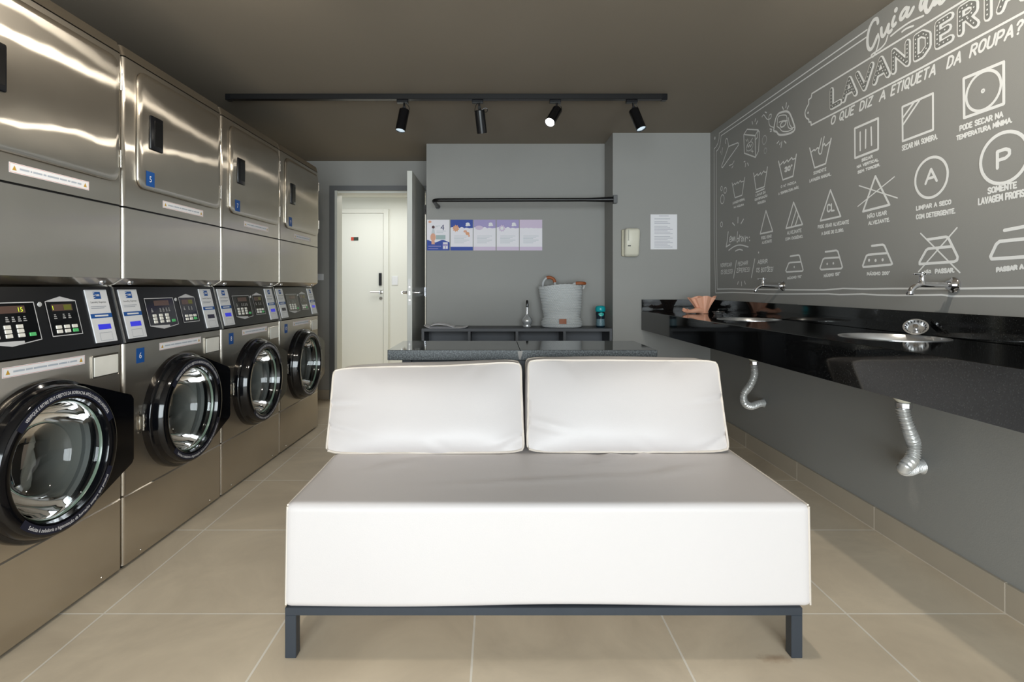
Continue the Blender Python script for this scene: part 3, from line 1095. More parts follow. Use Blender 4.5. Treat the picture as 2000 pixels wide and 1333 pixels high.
# ------------------------------------------------------------------ sofa
SX0, SX1, SY0, SY1 = -0.604, 0.905, 1.535, 2.345
sf = thing('sofa', 'white leatherette bench sofa on dark steel legs in mid room', 'sofa', ((SX0 + SX1) / 2, (SY0 + SY1) / 2, 0))
cx, cy = (SX0 + SX1) / 2, (SY0 + SY1) / 2


def soft_box(hx, hy, z0, z1, r, n, disp):
    """rounded upholstered block centred on x,y"""
    b = bmesh.new()
    bmesh.ops.create_cube(b, size=2.0)
    bmesh.ops.subdivide_edges(b, edges=list(b.edges), cuts=n, use_grid_fill=True)
    hz = (z1 - z0) / 2
    zc = (z1 + z0) / 2
    for v in b.verts:
        ff = lambda u: math.copysign(1 - (1 - abs(u)) ** 1.7, u)
        p = Vector((ff(v.co.x) * hx, ff(v.co.y) * hy, ff(v.co.z) * hz))
        q = Vector((max(-hx + r, min(hx - r, p.x)), max(-hy + r, min(hy - r, p.y)), max(-hz + r, min(hz - r, p.z))))
        d = p - q
        if d.length > 1e-9:
            d.normalize()
        v.co = q + d * r + Vector((0, 0, zc))
    b.normal_update()
    for v in b.verts:
        v.co += disp(v.co.copy(), v.normal.copy())
    return b


def seat_disp(p, nrm):
    w = 0.0035 * noise.noise(Vector((p.x * 2.2, p.y * 3.0, p.z * 2.0)))
    d = nrm * w
    if nrm.z > 0.6:
        for (ax, ay, ang, ln, amp) in ((-0.35, 0.10, 0.25, 0.25, 0.006), (0.25, 0.02, 0.9, 0.16, 0.007), (0.45, -0.12, 0.5, 0.12, 0.005), (-0.05, 0.14, 1.2, 0.1, 0.005), (-0.5, -0.05, 0.7, 0.12, 0.004), (0.05, -0.2, 0.15, 0.3, 0.003), (0.36, 0.10, 2.4, 0.12, 0.006)):
            u = (p.x - ax) * math.cos(ang) + (p.y - ay) * math.sin(ang)
            t_ = -(p.x - ax) * math.sin(ang) + (p.y - ay) * math.cos(ang)
            d.z += 1.5 * amp * math.exp(-(u / ln) ** 2) * (math.exp(-(t_ / 0.018) ** 2) - 0.7 * math.exp(-((t_ - 0.03) / 0.022) ** 2))
    if p.z < 0.17:
        d.z += 0.0016 * math.sin(p.x * 5.3 + 1) - 0.001
        d.x *= 0.5
    # the cover hangs slightly full at the lower edge
    k = (0.445 - p.z) / 0.3
    d.x += 0.006 * k * (p.x / 0.75)
    return d


g = Geo()
g.merge(soft_box((SX1 - SX0) / 2, (SY1 - SY0) / 2, 0.143, 0.440, 0.022, 46, seat_disp))
g.obj('seat', M_leather, sf, smooth=60)
for sx in (-1, 1):
    pts = []
    for i in range(21):
        y = -(SY1 - SY0) / 2 + 0.012 + i * (SY1 - SY0 - 0.024) / 20
        pts.append((sx * ((SX1 - SX0) / 2 - 0.0066), y, 0.4338))
    Geo().tube(pts, 0.0035, 6).obj('piping', M_welt, sf, smooth=60)
    Geo().tube([(sx * ((SX1 - SX0) / 2 - 0.0072 + 0.0045 * k / 10), -(SY1 - SY0) / 2 + 0.0062, 0.432 - 0.282 * k / 10) for k in range(11)], 0.003, 6).obj('piping', M_welt, sf, smooth=60)
hx, hy = (SX1 - SX0) / 2, (SY1 - SY0) / 2
g = Geo()
fx0, fx1 = -hx + 0.002, hx - 0.028
g.box((fx0, -hy + 0.001, 0.122), (fx1, -hy + 0.031, 0.144), 0.001, 1)
g.box((fx0, hy - 0.031, 0.122), (fx1, hy - 0.001, 0.144), 0.001, 1)
g.box((fx0, -hy + 0.031, 0.122), (fx0 + 0.03, hy - 0.031, 0.144), 0.001, 1)
g.box((fx1 - 0.03, -hy + 0.031, 0.122), (fx1, hy - 0.031, 0.144), 0.001, 1)
g.obj('frame', M_frame, sf)
for x in (fx0, fx1 - 0.032):
    for y in (-hy + 0.0005, hy - 0.0325):
        Geo().box((x, y, 0), (x + 0.032, y + 0.032, 0.1225), 0.0015, 1).obj('leg', M_frame, sf)


def cushion(BL, BR, TR, TL, depth_top, depth_bot, label, seed):
    """front-face corners (world); the cushion leans back against the table"""
    base = (Vector(BL) + Vector(BR)) / 2
    BL, BR, TR, TL = [Vector(p) - base for p in (BL, BR, TR, TL)]
    t = thing('back_cushion', label, 'cushion', base, 0, 'sofa back cushions')
    n = 40

    def pt(u, v, w):
        a, b = (u + 1) / 2, (v + 1) / 2
        p = BL * (1 - a) * (1 - b) + BR * a * (1 - b) + TR * a * b + TL * (1 - a) * b
        q = (w + 1) / 2
        depth = depth_bot * (1 - b) + depth_top * b
        back = Vector((0, depth, -0.012 * b))
        fu, fv = 1 - abs(u) ** 3.2, 1 - abs(v) ** 3.2
        p = p + back * q
        p.y += (-0.060 * (1 - q) + 0.030 * q) * max(0, fu) * max(0, fv)
        side = 0.010 * (1 - w * w)
        if abs(u) > 0.999:
            p.x += math.copysign(side, u) * max(0, fv) - math.copysign(0.004, u) * max(0, fv)
        if v > 0.999:
            p.z += side * fu * 1.2
        kc = (abs(u) ** 11) * (abs(v) ** 11)          # corners are rounded off
        p.x -= math.copysign(0.009, u) * kc
        p.z -= math.copysign(0.009, v) * kc
        # sagging edges between the corners
        p.z -= 0.006 * max(0, 1 - u * u) * b * (0.4 + 0.6 * math.sin(seed + u * 2) ** 2)
        return p

    b = bmesh.new()
    bmesh.ops.create_cube(b, size=2.0)
    bmesh.ops.subdivide_edges(b, edges=list(b.edges), cuts=n, use_grid_fill=True)
    for v in b.verts:
        c = v.co.copy()
        p = pt(c.x, c.y, c.z)
        e = max(abs(c.x), abs(c.y))
        if c.z < -0.9:
            k = noise.noise(Vector((p.x * 7 + seed, p.z * 9, 0.3)))
            p.y += 0.006 * k * e
            for (qx, qy, ang, amp) in ((-0.93, 0.1, 0.2, 0.006), (-0.9, -0.45, -0.4, 0.006), (0.55, 0.92, 1.3, 0.007), (0.93, -0.75, 0.8, 0.008), (-0.55, 0.9, 1.8, 0.005), (0.2, -0.85, 2.0, 0.004)):
                if (seed > 2) and qx < -0.9:
                    qx = -qx
                du, dv = c.x - qx, c.y - qy
                al = du * math.cos(ang) + dv * math.sin(ang)
                ac = -du * math.sin(ang) + dv * math.cos(ang)
                p.y += amp * math.exp(-(al / 0.22) ** 2) * (math.exp(-(ac / 0.06) ** 2) - 0.8 * math.exp(-((ac - 0.1) / 0.07) ** 2))
        v.co = p
    g = Geo()
    g.merge(b)
    g.obj('cover', M_leather, t, smooth=45)
    for w in (-1, 1):
        loop = []
        m_ = 24
        for (a0, a1) in (((-1, -1), (1, -1)), ((1, -1), (1, 1)), ((1, 1), (-1, 1)), ((-1, 1), (-1, -1))):
            for i in range(m_):
                f = i / m_
                u, v = a0[0] + (a1[0] - a0[0]) * f, a0[1] + (a1[1] - a0[1]) * f
                loop.append(pt(u * 1.003, v * 1.003, w))
        Geo().tube(loop, 0.0042, 6, closed=True).obj('piping', M_welt, t, smooth=60)
    return t


def px3(px, py, Y):
    return ((px - VX) * Y / F, Y, H - (py - VY) * Y / F)


cushion(px3(636, 886, 2.0), px3(1024, 884, 2.0), px3(1018, 707, 2.17), px3(651, 720, 2.17), 0.155, 0.17, 'slumped white back cushion on the sofa half beside the machines', 1.0)
cushion(px3(1029, 883, 2.01), px3(1425, 883, 2.01), px3(1401, 704, 2.17), px3(1031, 702, 2.17), 0.155, 0.17, 'plump white back cushion on the sofa half beside the black counter', 3.3)
# ------------------------------------------------------------------ granite counter along the mural wall
CT, CB = 0.877, 0.733          # counter top, lower edge of its front


def front(Y):
    return 1.13 + (YP - Y) * 0.0185


CY0, CSEAM = 0.45, 2.385
SINKS = [(1.455, 3.09), (1.462, 1.98)]
SR = 0.165
ct = thing('granite_counter', 'long polished black granite counter hung along the mural wall', 'counter', (0, 0, 0))
for (y0, y1, sk) in ((CY0, CSEAM - 0.0006, SINKS[1]), (CSEAM + 0.0006, YP - 0.0005, SINKS[0])):
    g = Geo()
    ym = max(y0, sk[1] - 0.5)
    x1 = XR - 0.0005

    def mk(z):
        def fn(p):
            x = p[0]
            if x < 1.2:
                x = front(p[1]) + 0.0205
            return Vector((x, p[1], z))
        return fn
    top, bot = mk(CT), mk(CT - 0.03)
    pts = g.plate_with_hole((1.165, ym, x1, y1), sk, SR, top, 56)
    g.plate_with_hole((1.165, ym, x1, y1), sk, SR, bot, 56)
    n = len(pts)
    for i in range(n):
        a, b = pts[i], pts[(i + 1) % n]
        g.face([top(a), top(b), bot(b), bot(a)])
    if ym > y0 + 1e-6:
        for fn in (top, bot):
            g.face([fn((1.165, y0)), fn((x1, y0)), fn((x1, ym)), fn((1.165, ym))])
    loop = [(1.165, y0), (x1, y0), (x1, y1), (1.165, y1)]
    for a, b in zip(loop, loop[1:] + loop[:1]):
        g.face([top(a), top(b), bot(b), bot(a)])
    bmesh.ops.remove_doubles(g.bm, verts=g.bm.verts, dist=1e-5)
    g.obj('countertop', M_granite, ct)
    g = Geo()
    g.prism([(0, CB), (0.02, CB), (0.02, CT), (0.0015, CT), (0, CT - 0.0015)], lambda p: Vector((front(y0) + p[0], y0, p[1])), lambda p: Vector((front(y1) + p[0], y1, p[1])))
    g.obj('apron', M_granite, ct)
    Geo().box((XR - 0.0195, y0, CT + 0.0005), (XR - 0.0005, y1 - (0.0 if y1 < 3 else 0.0), CT + 0.090), 0.001, 1).obj('backsplash', M_granite, ct)
Geo().box((front(YP) , YP - 0.0195, CT + 0.0005), (XR - 0.0200, YP - 0.0005, CT + 0.090), 0.001, 1).obj('end_backsplash', M_granite, ct)

for (sx, sy), lab in zip(SINKS, ('round steel sink sunk in the black counter near the peach glove', 'round steel sink sunk in the black counter near the upright strainer')):
    t = thing('sink_basin', lab, 'sink', (sx, sy, CT - 0.031), 0, 'sinks in the granite counter')
    r = SR + 0.006
    Geo().lathe([(SR - 0.0010, 0.0), (SR + 0.006, 0.0316), (SR + 0.006, 0.0326), (SR - 0.004, 0.0326), (SR - 0.006, 0.0310), (SR - 0.008, -0.02), (r - 0.014, -0.10), (r - 0.04, -0.135), (0.06, -0.146), (0.04, -0.150), (0.0395, -0.152), (0.06, -0.149), (r - 0.038, -0.138), (r - 0.011, -0.10), (SR - 0.004, -0.02), (SR - 0.0010, 0.0)], n=48).obj('bowl', mat('sink_steel', srgb(222, 222, 222), 0.28, 0.9), t, smooth=50)
    g = Geo().lathe([(0.044, -0.145), (0.044, -0.142), (0.034, -0.1415), (0.030, -0.150), (0, -0.152)], (0.034, 0, 0), n=28)
    g.obj('drain', M_chrome, t, smooth=40)


def faucet(Y, label):
    t = thing('wall_faucet', label, 'faucet', (XR, Y, 1.069), 0, 'wall faucets above the counter')
    Geo().lathe([(0, -0.0005), (0.028, -0.0005), (0.028, -0.006), (0.021, -0.012), (0.017, -0.024), (0.0, -0.024)], (0, 0, 0), 'X', 28).obj('wall_flange', M_chrome, t, smooth=40)
    path = [(-0.02, 0, 0), (-0.06, 0, 0), (-0.10, 0, 0.001), (-0.124, 0, 0.002), (-0.140, 0, -0.003), (-0.153, 0, -0.012), (-0.160, 0, -0.024), (-0.162, 0, -0.030)]
    g = Geo().tube(smooth_path(path, 4), 0.0098, 16)
    g.lathe([(0.0118, 0.003), (0.0118, -0.006), (0.0105, -0.010), (0.0, -0.010)], (-0.1622, 0, -0.026), 'Z', 18)
    g.lathe([(0.013, -0.002), (0.011, 0.006), (0.009, 0.02), (0.0095, 0.028), (0.006, 0.034), (0.0, 0.034)], (-0.118, 0, 0.004), 'Z', 18)
    g.obj('spout', M_chrome, t, smooth=45)
    h = Geo().box((-0.150, -0.005, 0.0372), (-0.086, 0.005, 0.0435), 0.0028, 2)
    h.box((-0.123, -0.026, 0.0372), (-0.113, 0.026, 0.0435), 0.0028, 2)
    h.lathe([(0.007, 0.034), (0.008, 0.046), (0.004, 0.048), (0, 0.048)], (-0.118, 0, 0), 'Z', 16)
    h.obj('handle', M_chrome, t, smooth=45)


faucet(3.11, 'chrome wall faucet at the narrow far end of the mural, above the peach glove')
faucet(1.95, 'chrome wall faucet under the crossed-out iron drawing')


def drain(start, pxs, label, r, sink):
    pts = [Vector(px3(*p)) for p in pxs]
    t = thing('drain_hose', label, 'drain pipe', (0, 0, 0), 0, 'drain hoses under the counter')
    c = Vector((sink[0], sink[1], 0))
    zt = 0.702
    Geo().lathe([(0.0, zt), (0.045, zt), (0.044, zt - 0.025), (0.030, zt - 0.045), (0.021, zt - 0.055), (0.0, zt - 0.055)], (c.x, c.y, -0.01), 'Z', 28).obj('drain_cup', M_cream_pl, t, smooth=40)
    g = Geo().lathe([(0.0, zt - 0.056), (0.027, zt - 0.056), (0.027, zt - 0.073), (0.022, zt - 0.078), (0.0, zt - 0.078)], (c.x, c.y, -0.01), 'Z', 8)
    g.obj('nut', M_chrome, t)
    first = Vector((c.x, c.y, zt - 0.085))
    path = smooth_path([first, first + Vector((0, 0, -0.02))] + pts, 44)
    # even steps along the path
    dist = [0]
    for a, b in zip(path, path[1:]):
        dist.append(dist[-1] + (b - a).length)
    Ltot = dist[-1]
    N_ = 260
    out, j = [], 0
    for i in range(N_ + 1):
        d = Ltot * i / N_
        while j < len(dist) - 2 and dist[j + 1] < d:
            j += 1
        f = (d - dist[j]) / max(1e-9, dist[j + 1] - dist[j])
        out.append(path[j].lerp(path[j + 1], min(1, f)))
    pitch = 0.0085
    Geo().tube(out, lambda q: r + 0.0030 * math.cos(2 * PI * q * Ltot / pitch) - (0.004 if q > 0.93 else 0), 16).obj('hose', M_hose, t, smooth=80)
    e = pts[-1]
    Geo().lathe([(r + 0.006, -0.0005), (r + 0.010, -0.003), (r + 0.004, -0.012), (r - 0.004, -0.016), (0, -0.016)], (XR, e.y, e.z), 'X', 24).obj('wall_flange', M_hose, t, smooth=40)


drain(None, [(1473.5, 733, 3.08), (1466, 752, 3.07), (1453, 771, 3.06), (1455, 788, 3.07), (1467, 794, 3.13), (1481, 789.5, 3.22), (1492, 787.5, 3.335)],
      'corrugated drain hose just past the sofa cushion, bending to the wall', 0.0185, (1.487, 3.09))
drain(None, [(1776, 842, 1.97), (1785, 870, 1.98), (1781, 897, 1.97), (1766, 915, 1.955), (1776, 917, 2.0), (1788, 913, 2.05), (1800.5, 911, 2.099)],
      'corrugated drain hose under the grey lit stretch of counter, bare at the wall', 0.021, (1.503, 1.98))


def strainer(label, loc, nrm):
    t = thing('sink_strainer', label, 'strainer', loc, 0, 'loose sink strainers')
    mx = Vector(nrm).normalized().to_track_quat('Z', 'Y').to_matrix().to_4x4()
    Geo().lathe([(0.039, 0.004), (0.040, 0.006), (0.034, 0.0065), (0.030, 0.001), (0.026, -0.010), (0.014, -0.012), (0.0, -0.012), (0.014, -0.0135), (0.028, -0.0115), (0.032, -0.001)], n=36, mx=mx).obj('basket', MATS['sink_steel'], t, smooth=40)
    g = Geo()
    for k in range(18):
        a = 2 * PI * k / 18
        p = Vector((0.0285 * math.cos(a), 0.0285 * math.sin(a), -0.002))
        q = Vector((0.0325 * math.cos(a), 0.0325 * math.sin(a), 0.0062))
        g.tube([mx @ p, mx @ q], 0.0018, 5)
    g.obj('slot_grille', M_black_metal, t)
    Geo().lathe([(0.0, -0.011), (0.006, -0.011), (0.005, 0.004), (0.010, 0.008), (0.009, 0.012), (0.0, 0.013)], n=18, mx=mx).obj('knob', M_chrome, t, smooth=40)


strainer('round chrome strainer leaning on the black backsplash', (1.602, 2.05, CT + 0.030), (-0.48, -0.52, 0.72))
strainer('small chrome strainer lying flat on the counter beside the peach glove', (1.50, 3.62, CT + 0.0137), (0, 0, 1))


# ------------------------------------------------------------------ peach rubber glove
def glove():
    t = thing('rubber_glove', 'peach rubber glove with flared pleated cuff at the far counter end', 'glove', (1.455, 3.78, CT))
    g = Geo()
    n, rows = 64, 14
    R = []
    for i in range(rows + 1):
        q = i / rows
        z = 0.006 + 0.112 * q
        ring = []
        for k in range(n):
            a = 2 * PI * k / n
            ple = 0.006 * q * math.sin(a * 9 + 0.6) + 0.003 * q * math.sin(a * 17)
            rx = 0.036 + 0.062 * q ** 1.3 + ple
            ry = 0.030 + 0.010 * q + ple
            zz = z + 0.007 * q * math.sin(a * 4 + 1) - 0.010 * q * max(0, -math.cos(a))
            ring.append(g.bm.verts.new((rx * math.cos(a) - 0.004 * q, ry * math.sin(a), zz)))
        R.append(ring)
    for A, B in zip(R, R[1:]):
        for k in range(n):
            g.bm.faces.new([A[k], A[(k + 1) % n], B[(k + 1) % n], B[k]])
    g.bm.faces.new(R[0][::-1])
    ins = [g.bm.verts.new(v.co * 0.93 + Vector((0, 0, 0.004))) for v in R[-1]]
    deep = [g.bm.verts.new((v.co.x * 0.8, v.co.y * 0.8, 0.012)) for v in R[0]]
    for A, B in ((R[-1], ins), (ins, deep)):
        for k in range(n):
            g.bm.faces.new([A[k], A[(k + 1) % n], B[(k + 1) % n], B[k]])
    g.bm.faces.new(deep)
    g.obj('cuff', M_peach, t, smooth=60)
    # hand lying limp beside the cuff: narrow wrist, palm and five curled fingers
    h = Geo()
    wrist = smooth_path([(-0.010, -0.012, 0.020), (-0.040, -0.022, 0.024), (-0.075, -0.026, 0.018), (-0.105, -0.028, 0.016), (-0.122, -0.028, 0.019)], 6)
    h.tube(wrist, lambda q: 0.026 - 0.013 * min(1, q * 1.5) + 0.006 * max(0, q - 0.7) / 0.3, 16)
    base = Vector((-0.120, -0.028, 0.018))
    for (dx, dy, dz, ln) in ((-0.6, 0.75, 0.55, 0.024), (-0.8, 0.35, 0.80, 0.030), (-1.0, 0.0, 0.35, 0.030), (-0.95, -0.4, 0.12, 0.027), (-0.55, -0.85, -0.05, 0.022)):
        d = Vector((dx, dy, dz)).normalized()
        p1 = base + d * ln * 0.5
        p2 = base + d * ln + Vector((0, 0, -0.004))
        p2.z = max(0.008, p2.z)
        p1.z = max(0.008, p1.z)
        h.tube(smooth_path([base, p1, p2, p2 + Vector((d.x, d.y, -0.6)) * 0.004], 4), lambda q: 0.0078 - 0.0022 * q ** 3, 10)
    h.obj('hand', M_peach, t, smooth=60)
    Geo().tube([Vector((0.037 * math.cos(2 * PI * k / 40), 0.031 * math.sin(2 * PI * k / 40), 0.0042)) for k in range(40)], 0.0036, 8, closed=True).obj('cuff_bead', M_peach, t, smooth=60)


glove()

# ------------------------------------------------------------------ the mural
GL = {
 'A': (.62, [[(0, 0), (.31, 1), (.62, 0)], [(.12, .34), (.5, .34)]]),
 'B': (.52, [[(0, 0), (0, 1), (.34, 1), (.45, .86), (.45, .66), (.34, .53), (0, .53)], [(.34, .53), (.51, .40), (.51, .14), (.38, 0), (0, 0)]]),
 'C': (.52, [[(.5, .82), (.38, 1), (.14, 1), (0, .82), (0, .18), (.14, 0), (.38, 0), (.5, .18)]]),
 'D': (.54, [[(0, 0), (0, 1), (.28, 1), (.52, .76), (.52, .24), (.28, 0), (0, 0)]]),
 'E': (.46, [[(.45, 1), (0, 1), (0, 0), (.46, 0)], [(0, .53), (.37, .53)]]),
 'F': (.44, [[(.44, 1), (0, 1), (0, 0)], [(0, .53), (.36, .53)]]),
 'G': (.54, [[(.5, .84), (.38, 1), (.14, 1), (0, .82), (0, .18), (.14, 0), (.38, 0), (.52, .18), (.52, .46), (.3, .46)]]),
 'H': (.54, [[(0, 0), (0, 1)], [(.54, 0), (.54, 1)], [(0, .52), (.54, .52)]]),
 'I': (.08, [[(.04, 0), (.04, 1)]]),
 'J': (.42, [[(.1, 1), (.42, 1)], [(.36, 1), (.36, .2), (.24, 0), (.08, 0), (0, .18)]]),
 'L': (.44, [[(0, 1), (0, 0), (.44, 0)]]),
 'M': (.68, [[(0, 0), (.06, 1), (.34, .3), (.62, 1), (.68, 0)]]),
 'N': (.56, [[(0, 0), (0, 1), (.56, 0), (.56, 1)]]),
 'O': (.54, [[(.27, 1), (.1, .92), (0, .7), (0, .3), (.1, .08), (.27, 0), (.44, .08), (.54, .3), (.54, .7), (.44, .92), (.27, 1)]]),
 'P': (.5, [[(0, 0), (0, 1), (.34, 1), (.5, .86), (.5, .6), (.34, .46), (0, .46)]]),
 'Q': (.6, [[(.27, 1), (.1, .92), (0, .7), (0, .3), (.1, .08), (.27, 0), (.44, .08), (.54, .3), (.54, .7), (.44, .92), (.27, 1)], [(.26, .26), (.62, -.14)]]),
 'R': (.54, [[(0, 0), (0, 1), (.34, 1), (.5, .87), (.5, .62), (.34, .5), (0, .5)], [(.24, .5), (.54, 0)]]),
 'S': (.5, [[(.48, .84), (.36, 1), (.14, 1), (.02, .86), (.04, .64), (.46, .38), (.48, .14), (.34, 0), (.12, 0), (0, .16)]]),
 'T': (.54, [[(0, 1), (.54, 1)], [(.27, 1), (.27, 0)]]),
 'U': (.54, [[(0, 1), (0, .2), (.14, 0), (.4, 0), (.54, .2), (.54, 1)]]),
 'V': (.58, [[(0, 1), (.29, 0), (.58, 1)]]),
 'X': (.54, [[(0, 0), (.54, 1)], [(0, 1), (.54, 0)]]),
 'Z': (.5, [[(0, 1), (.5, 1), (0, 0), (.5, 0)]]),
 '0': (.46, [[(.23, 1), (.05, .85), (0, .5), (.05, .15), (.23, 0), (.41, .15), (.46, .5), (.41, .85), (.23, 1)]]),
 '1': (.22, [[(0, .8), (.2, 1), (.2, 0)]]),
 '2': (.46, [[(0, .8), (.12, 1), (.34, 1), (.45, .82), (.42, .58), (0, 0), (.46, 0)]]),
 '3': (.46, [[(0, .86), (.12, 1), (.34, 1), (.45, .84), (.42, .62), (.2, .53), (.42, .44), (.46, .18), (.34, 0), (.12, 0), (0, .14)]]),
 '5': (.46, [[(.42, 1), (.04, 1), (0, .56), (.28, .6), (.46, .42), (.46, .16), (.32, 0), (.1, 0), (0, .12)]]),
 '.': (.08, [[(.02, .0), (.06, .04)]]),
 ',': (.08, [[(.06, .04), (0, -.14)]]),
 '!': (.1, [[(.08, 1.05), (.04, .3)], [(.02, 0), (.03, .03)]]),
 '?': (.42, [[(0, .8), (.1, 1), (.3, 1), (.42, .82), (.38, .62), (.2, .48), (.2, .28)], [(.19, 0), (.2, .03)]]),
 '°': (.2, [[(.1, 1.05), (.02, .95), (.1, .84), (.18, .95), (.1, 1.05)]]),
 'º': (.2, [[(.1, 1.05), (.02, .95), (.1, .84), (.18, .95), (.1, 1.05)]]),
 ' ': (.26, []),
}
ACC = {'Ã': 'A~', 'Õ': 'O~', 'Á': 'A/', 'Í': 'I/', 'Ê': 'E^', 'Ç': 'C,', 'Ó': 'O/'}


def glyph(ch):
    if ch in ACC:
        b, a = ACC[ch]
        w, st = GL[b]
        st = list(st)
        c = w / 2
        if a == '~':
            st.append([(c - .2, 1.14), (c - .06, 1.24), (c + .06, 1.14), (c + .2, 1.24)])
        elif a == '/':
            st.append([(c - .02, 1.14), (c + .14, 1.34)])
        elif a == '^':
            st.append([(c - .16, 1.14), (c, 1.3), (c + .16, 1.14)])
        else:
            st.append([(c, 0), (c - .04, -.16)])
        return w, st
    return GL[ch]


def layout(s, gap=.2):
    x, out, ends = 0.0, [], []
    for ch in s:
        w, st = glyph(ch)
        for q in st:
            out.append([(x + a, b) for a, b in q])
        x += w + gap
        ends.append(x - gap)
    return out, ends


def wall2(px, py):
    """the point of the mural wall that the photograph shows at this pixel, as (along the wall, height)"""
    Y = F * XR / (px - VX)
    return Vector((-Y, H - (py - VY) * Y / F))


LIFT = 0.0008


def wfn(lift=LIFT):
    return lambda p: Vector((XR - lift, -p[0], p[1]))


W1 = wfn()
mural = thing('wall_mural', 'white hand-lettered laundry care mural covering the grey wall', 'mural', (0, 0, 0))


class Tile:
    def __init__(self, ox, oy, k):
        self.ox, self.oy, self.k = ox, oy, k

    def __call__(self, *pts):
        return [wall2(self.ox + x * self.k, self.oy + y * self.k) for x, y in pts]


T1, T2, T3 = Tile(1390, 180, .12), Tile(1390, 300, .12), Tile(1390, 420, .135)
T4, T5, T6 = Tile(1550, 220, .13504), Tile(1550, 380, .15004), Tile(1740, 380, .16508)
T7, T8, Z2, Z3, PX = Tile(1560, 100, .12), Tile(1780, 0, .12002), Tile(1680, 180, .315), Tile(1560, 0, .22), Tile(0, 0, 1)


def strokes(g, lists, w, curve=False, closed=False):
    for q in lists:
        p = smooth_path([Vector((a[0], a[1], 0)) for a in q], 5, closed) if curve else q
        g.ribbon([Vector((a[0], a[1])) for a in p], w, W1, closed=closed)


def circle(g, c, r, w, ry=None, n=40):
    g.ribbon([Vector((c[0] + r * math.cos(2 * PI * k / n), c[1] + (ry or r) * math.sin(2 * PI * k / n))) for k in range(n)], w, W1, closed=True)


def lettering(g, s, T, a, b, h, w=.0046, slant=0.0, fit=None, gap=.2, jit=0.03):
    """painted capitals from the baseline point a to b (tile coordinates), cap height h (tile units at a)"""
    A, B = T(a)[0], T(b)[0]
    Ht = abs(T((a[0], a[1] - h))[0][1] - A[1])
    sts, ends = layout(s, gap)
    n = len(fit) if fit else len(s)
    k = (B - A) / ends[n - 1]
    rnd = random.Random(len(s) * 31 + int(a[0]))
    for q in sts:
        j = (rnd.uniform(-jit, jit), rnd.uniform(-jit, jit))
        pts = []
        for x, y in q:
            p = A + k * x
            pts.append(Vector((p[0] + slant * y * Ht, p[1] + w / 2 + (y + j[1]) * (Ht - w))))
        g.ribbon(pts, w, W1, disc=6)


def symbol(name, build, caption=None):
    g = Geo((-1, 0, 0))
    build(g)
    o = g.obj(name, M_chalk, mural, normals=False)
    if caption:
        c = Geo((-1, 0, 0))
        for args in caption:
            lettering(c, *args[:5], **(args[5] if len(args) > 5 else {}))
        c.obj('caption_lettering', M_chalk, o, normals=False)
    return o


# border
def border(g):
    outer = T1((125, 670), (120, 760), (100, 840), (70, 895), (40, 925)) + PX((1395.2, 460), (1398, 572.6))
    inner = T1((155, 710), (150, 780), (135, 870), (110, 930), (76, 965)) + PX((1399.2, 460), (1401, 565))
    g.ribbon(PX((1694, 58)) + outer + PX((1430, 571.5), (1460, 572.3), (1500, 574.6), (1550, 574.6), (1617.5, 574.3), (1640, 575.8), (1685, 574.6), (1715, 576.5), (1750, 577.3), (1800, 577), (1839, 576.2), (1859, 579), (1900, 578.7), (2000, 579.2), (2300, 582)), .0072, W1)
    g.ribbon(PX((1693, 72.5)) + inner + PX((1430, 564.6), (1470, 565.6), (1550, 566.5), (1610, 566.8), (1647, 563.8), (1690, 564.8), (1740, 564), (1872, 564), (2000, 562.4), (2300, 562.5)), .0072, W1)
    g.dot(T1((54, 750))[0], .012, W1)


symbol('mural_border', border)


def banner(g):
    scal = T7((215, 692), (205, 760), (165, 790), (165, 860))
    curve = [p.to_2d() for p in smooth_path([Vector((p[0], p[1], 0)) for p in T7((165, 860), (125, 935), (105, 1010), (122, 1080), (165, 1112))], 5)]
    low = T7((165, 1112), (170, 1155), (200, 1150), (205, 1205))
    g.ribbon(PX((1960, -46)) + scal + curve + low + PX((1800, 132.6), (2000, 24), (2060, -9)), .0085, W1)
    g.dot(T7((155, 1003))[0], .007, W1)


symbol('banner_border', banner)

# big title letters, outlined and dotted
big = Geo((-1, 0, 0), 97)
WORD = [('L', 1624.5, 1641), ('A', 1648, 1671), ('V', 1675, 1703), ('A', 1708.5, 1734.5), ('N', 1746, 1773), ('D', 1789.5, 1814), ('E', 1832, 1857), ('R', 1876.5, 1906), ('I', 1930, 1931), ('A', 1954, 2000)]
base0, base1 = wall2(1622, 210.5), wall2(1925, 36)
top0 = wall2(1622, 177)
HT = top0[1] - base0[1]
white, dark, dots = [], [], []
for ch, xa, xb in WORD:
    w, st = GL[ch]
    def by(px):
        return 210.5 + (36 - 210.5) * (px - 1622) / (1925 - 1622)
    a, b = wall2(xa, by(xa)), wall2(xb, by(xb))
    for q in st:
        if ch in 'DR':
            pts = []
            for i in range(len(q)):
                pts.append(Vector((q[i][0], q[i][1])))
        else:
            pts = [Vector(p) for p in q]
        P = [Vector((a[0] + (b[0] - a[0]) * (p[0] / w if ch != 'I' else 0), a[1] + (b[1] - a[1]) * (p[0] / w if ch != 'I' else 0) + p[1] * HT * 0.97)) for p in pts]
        white.append(P)
fn1, fn2, fn3 = wfn(.0007), wfn(.0018), wfn(.0030)
for P in white:
    big.ribbon(P, .031, fn1, 0)
    # right-hand shade of the letters is heavier
    big.ribbon([p + Vector((.004, -.002)) for p in P], .029, fn1, 0)
for P in white:
    big.ribbon([p + Vector((-.001, .001)) for p in P], .018, fn2, 1)
for P in white:
    for a, b in zip(P, P[1:]):
        ln = (b - a).length
        n = max(1, int(ln / .0165))
        for i in range(n):
            big.dot(a + (b - a) * ((i + .5) / n), .0034, fn3, 0, 6)
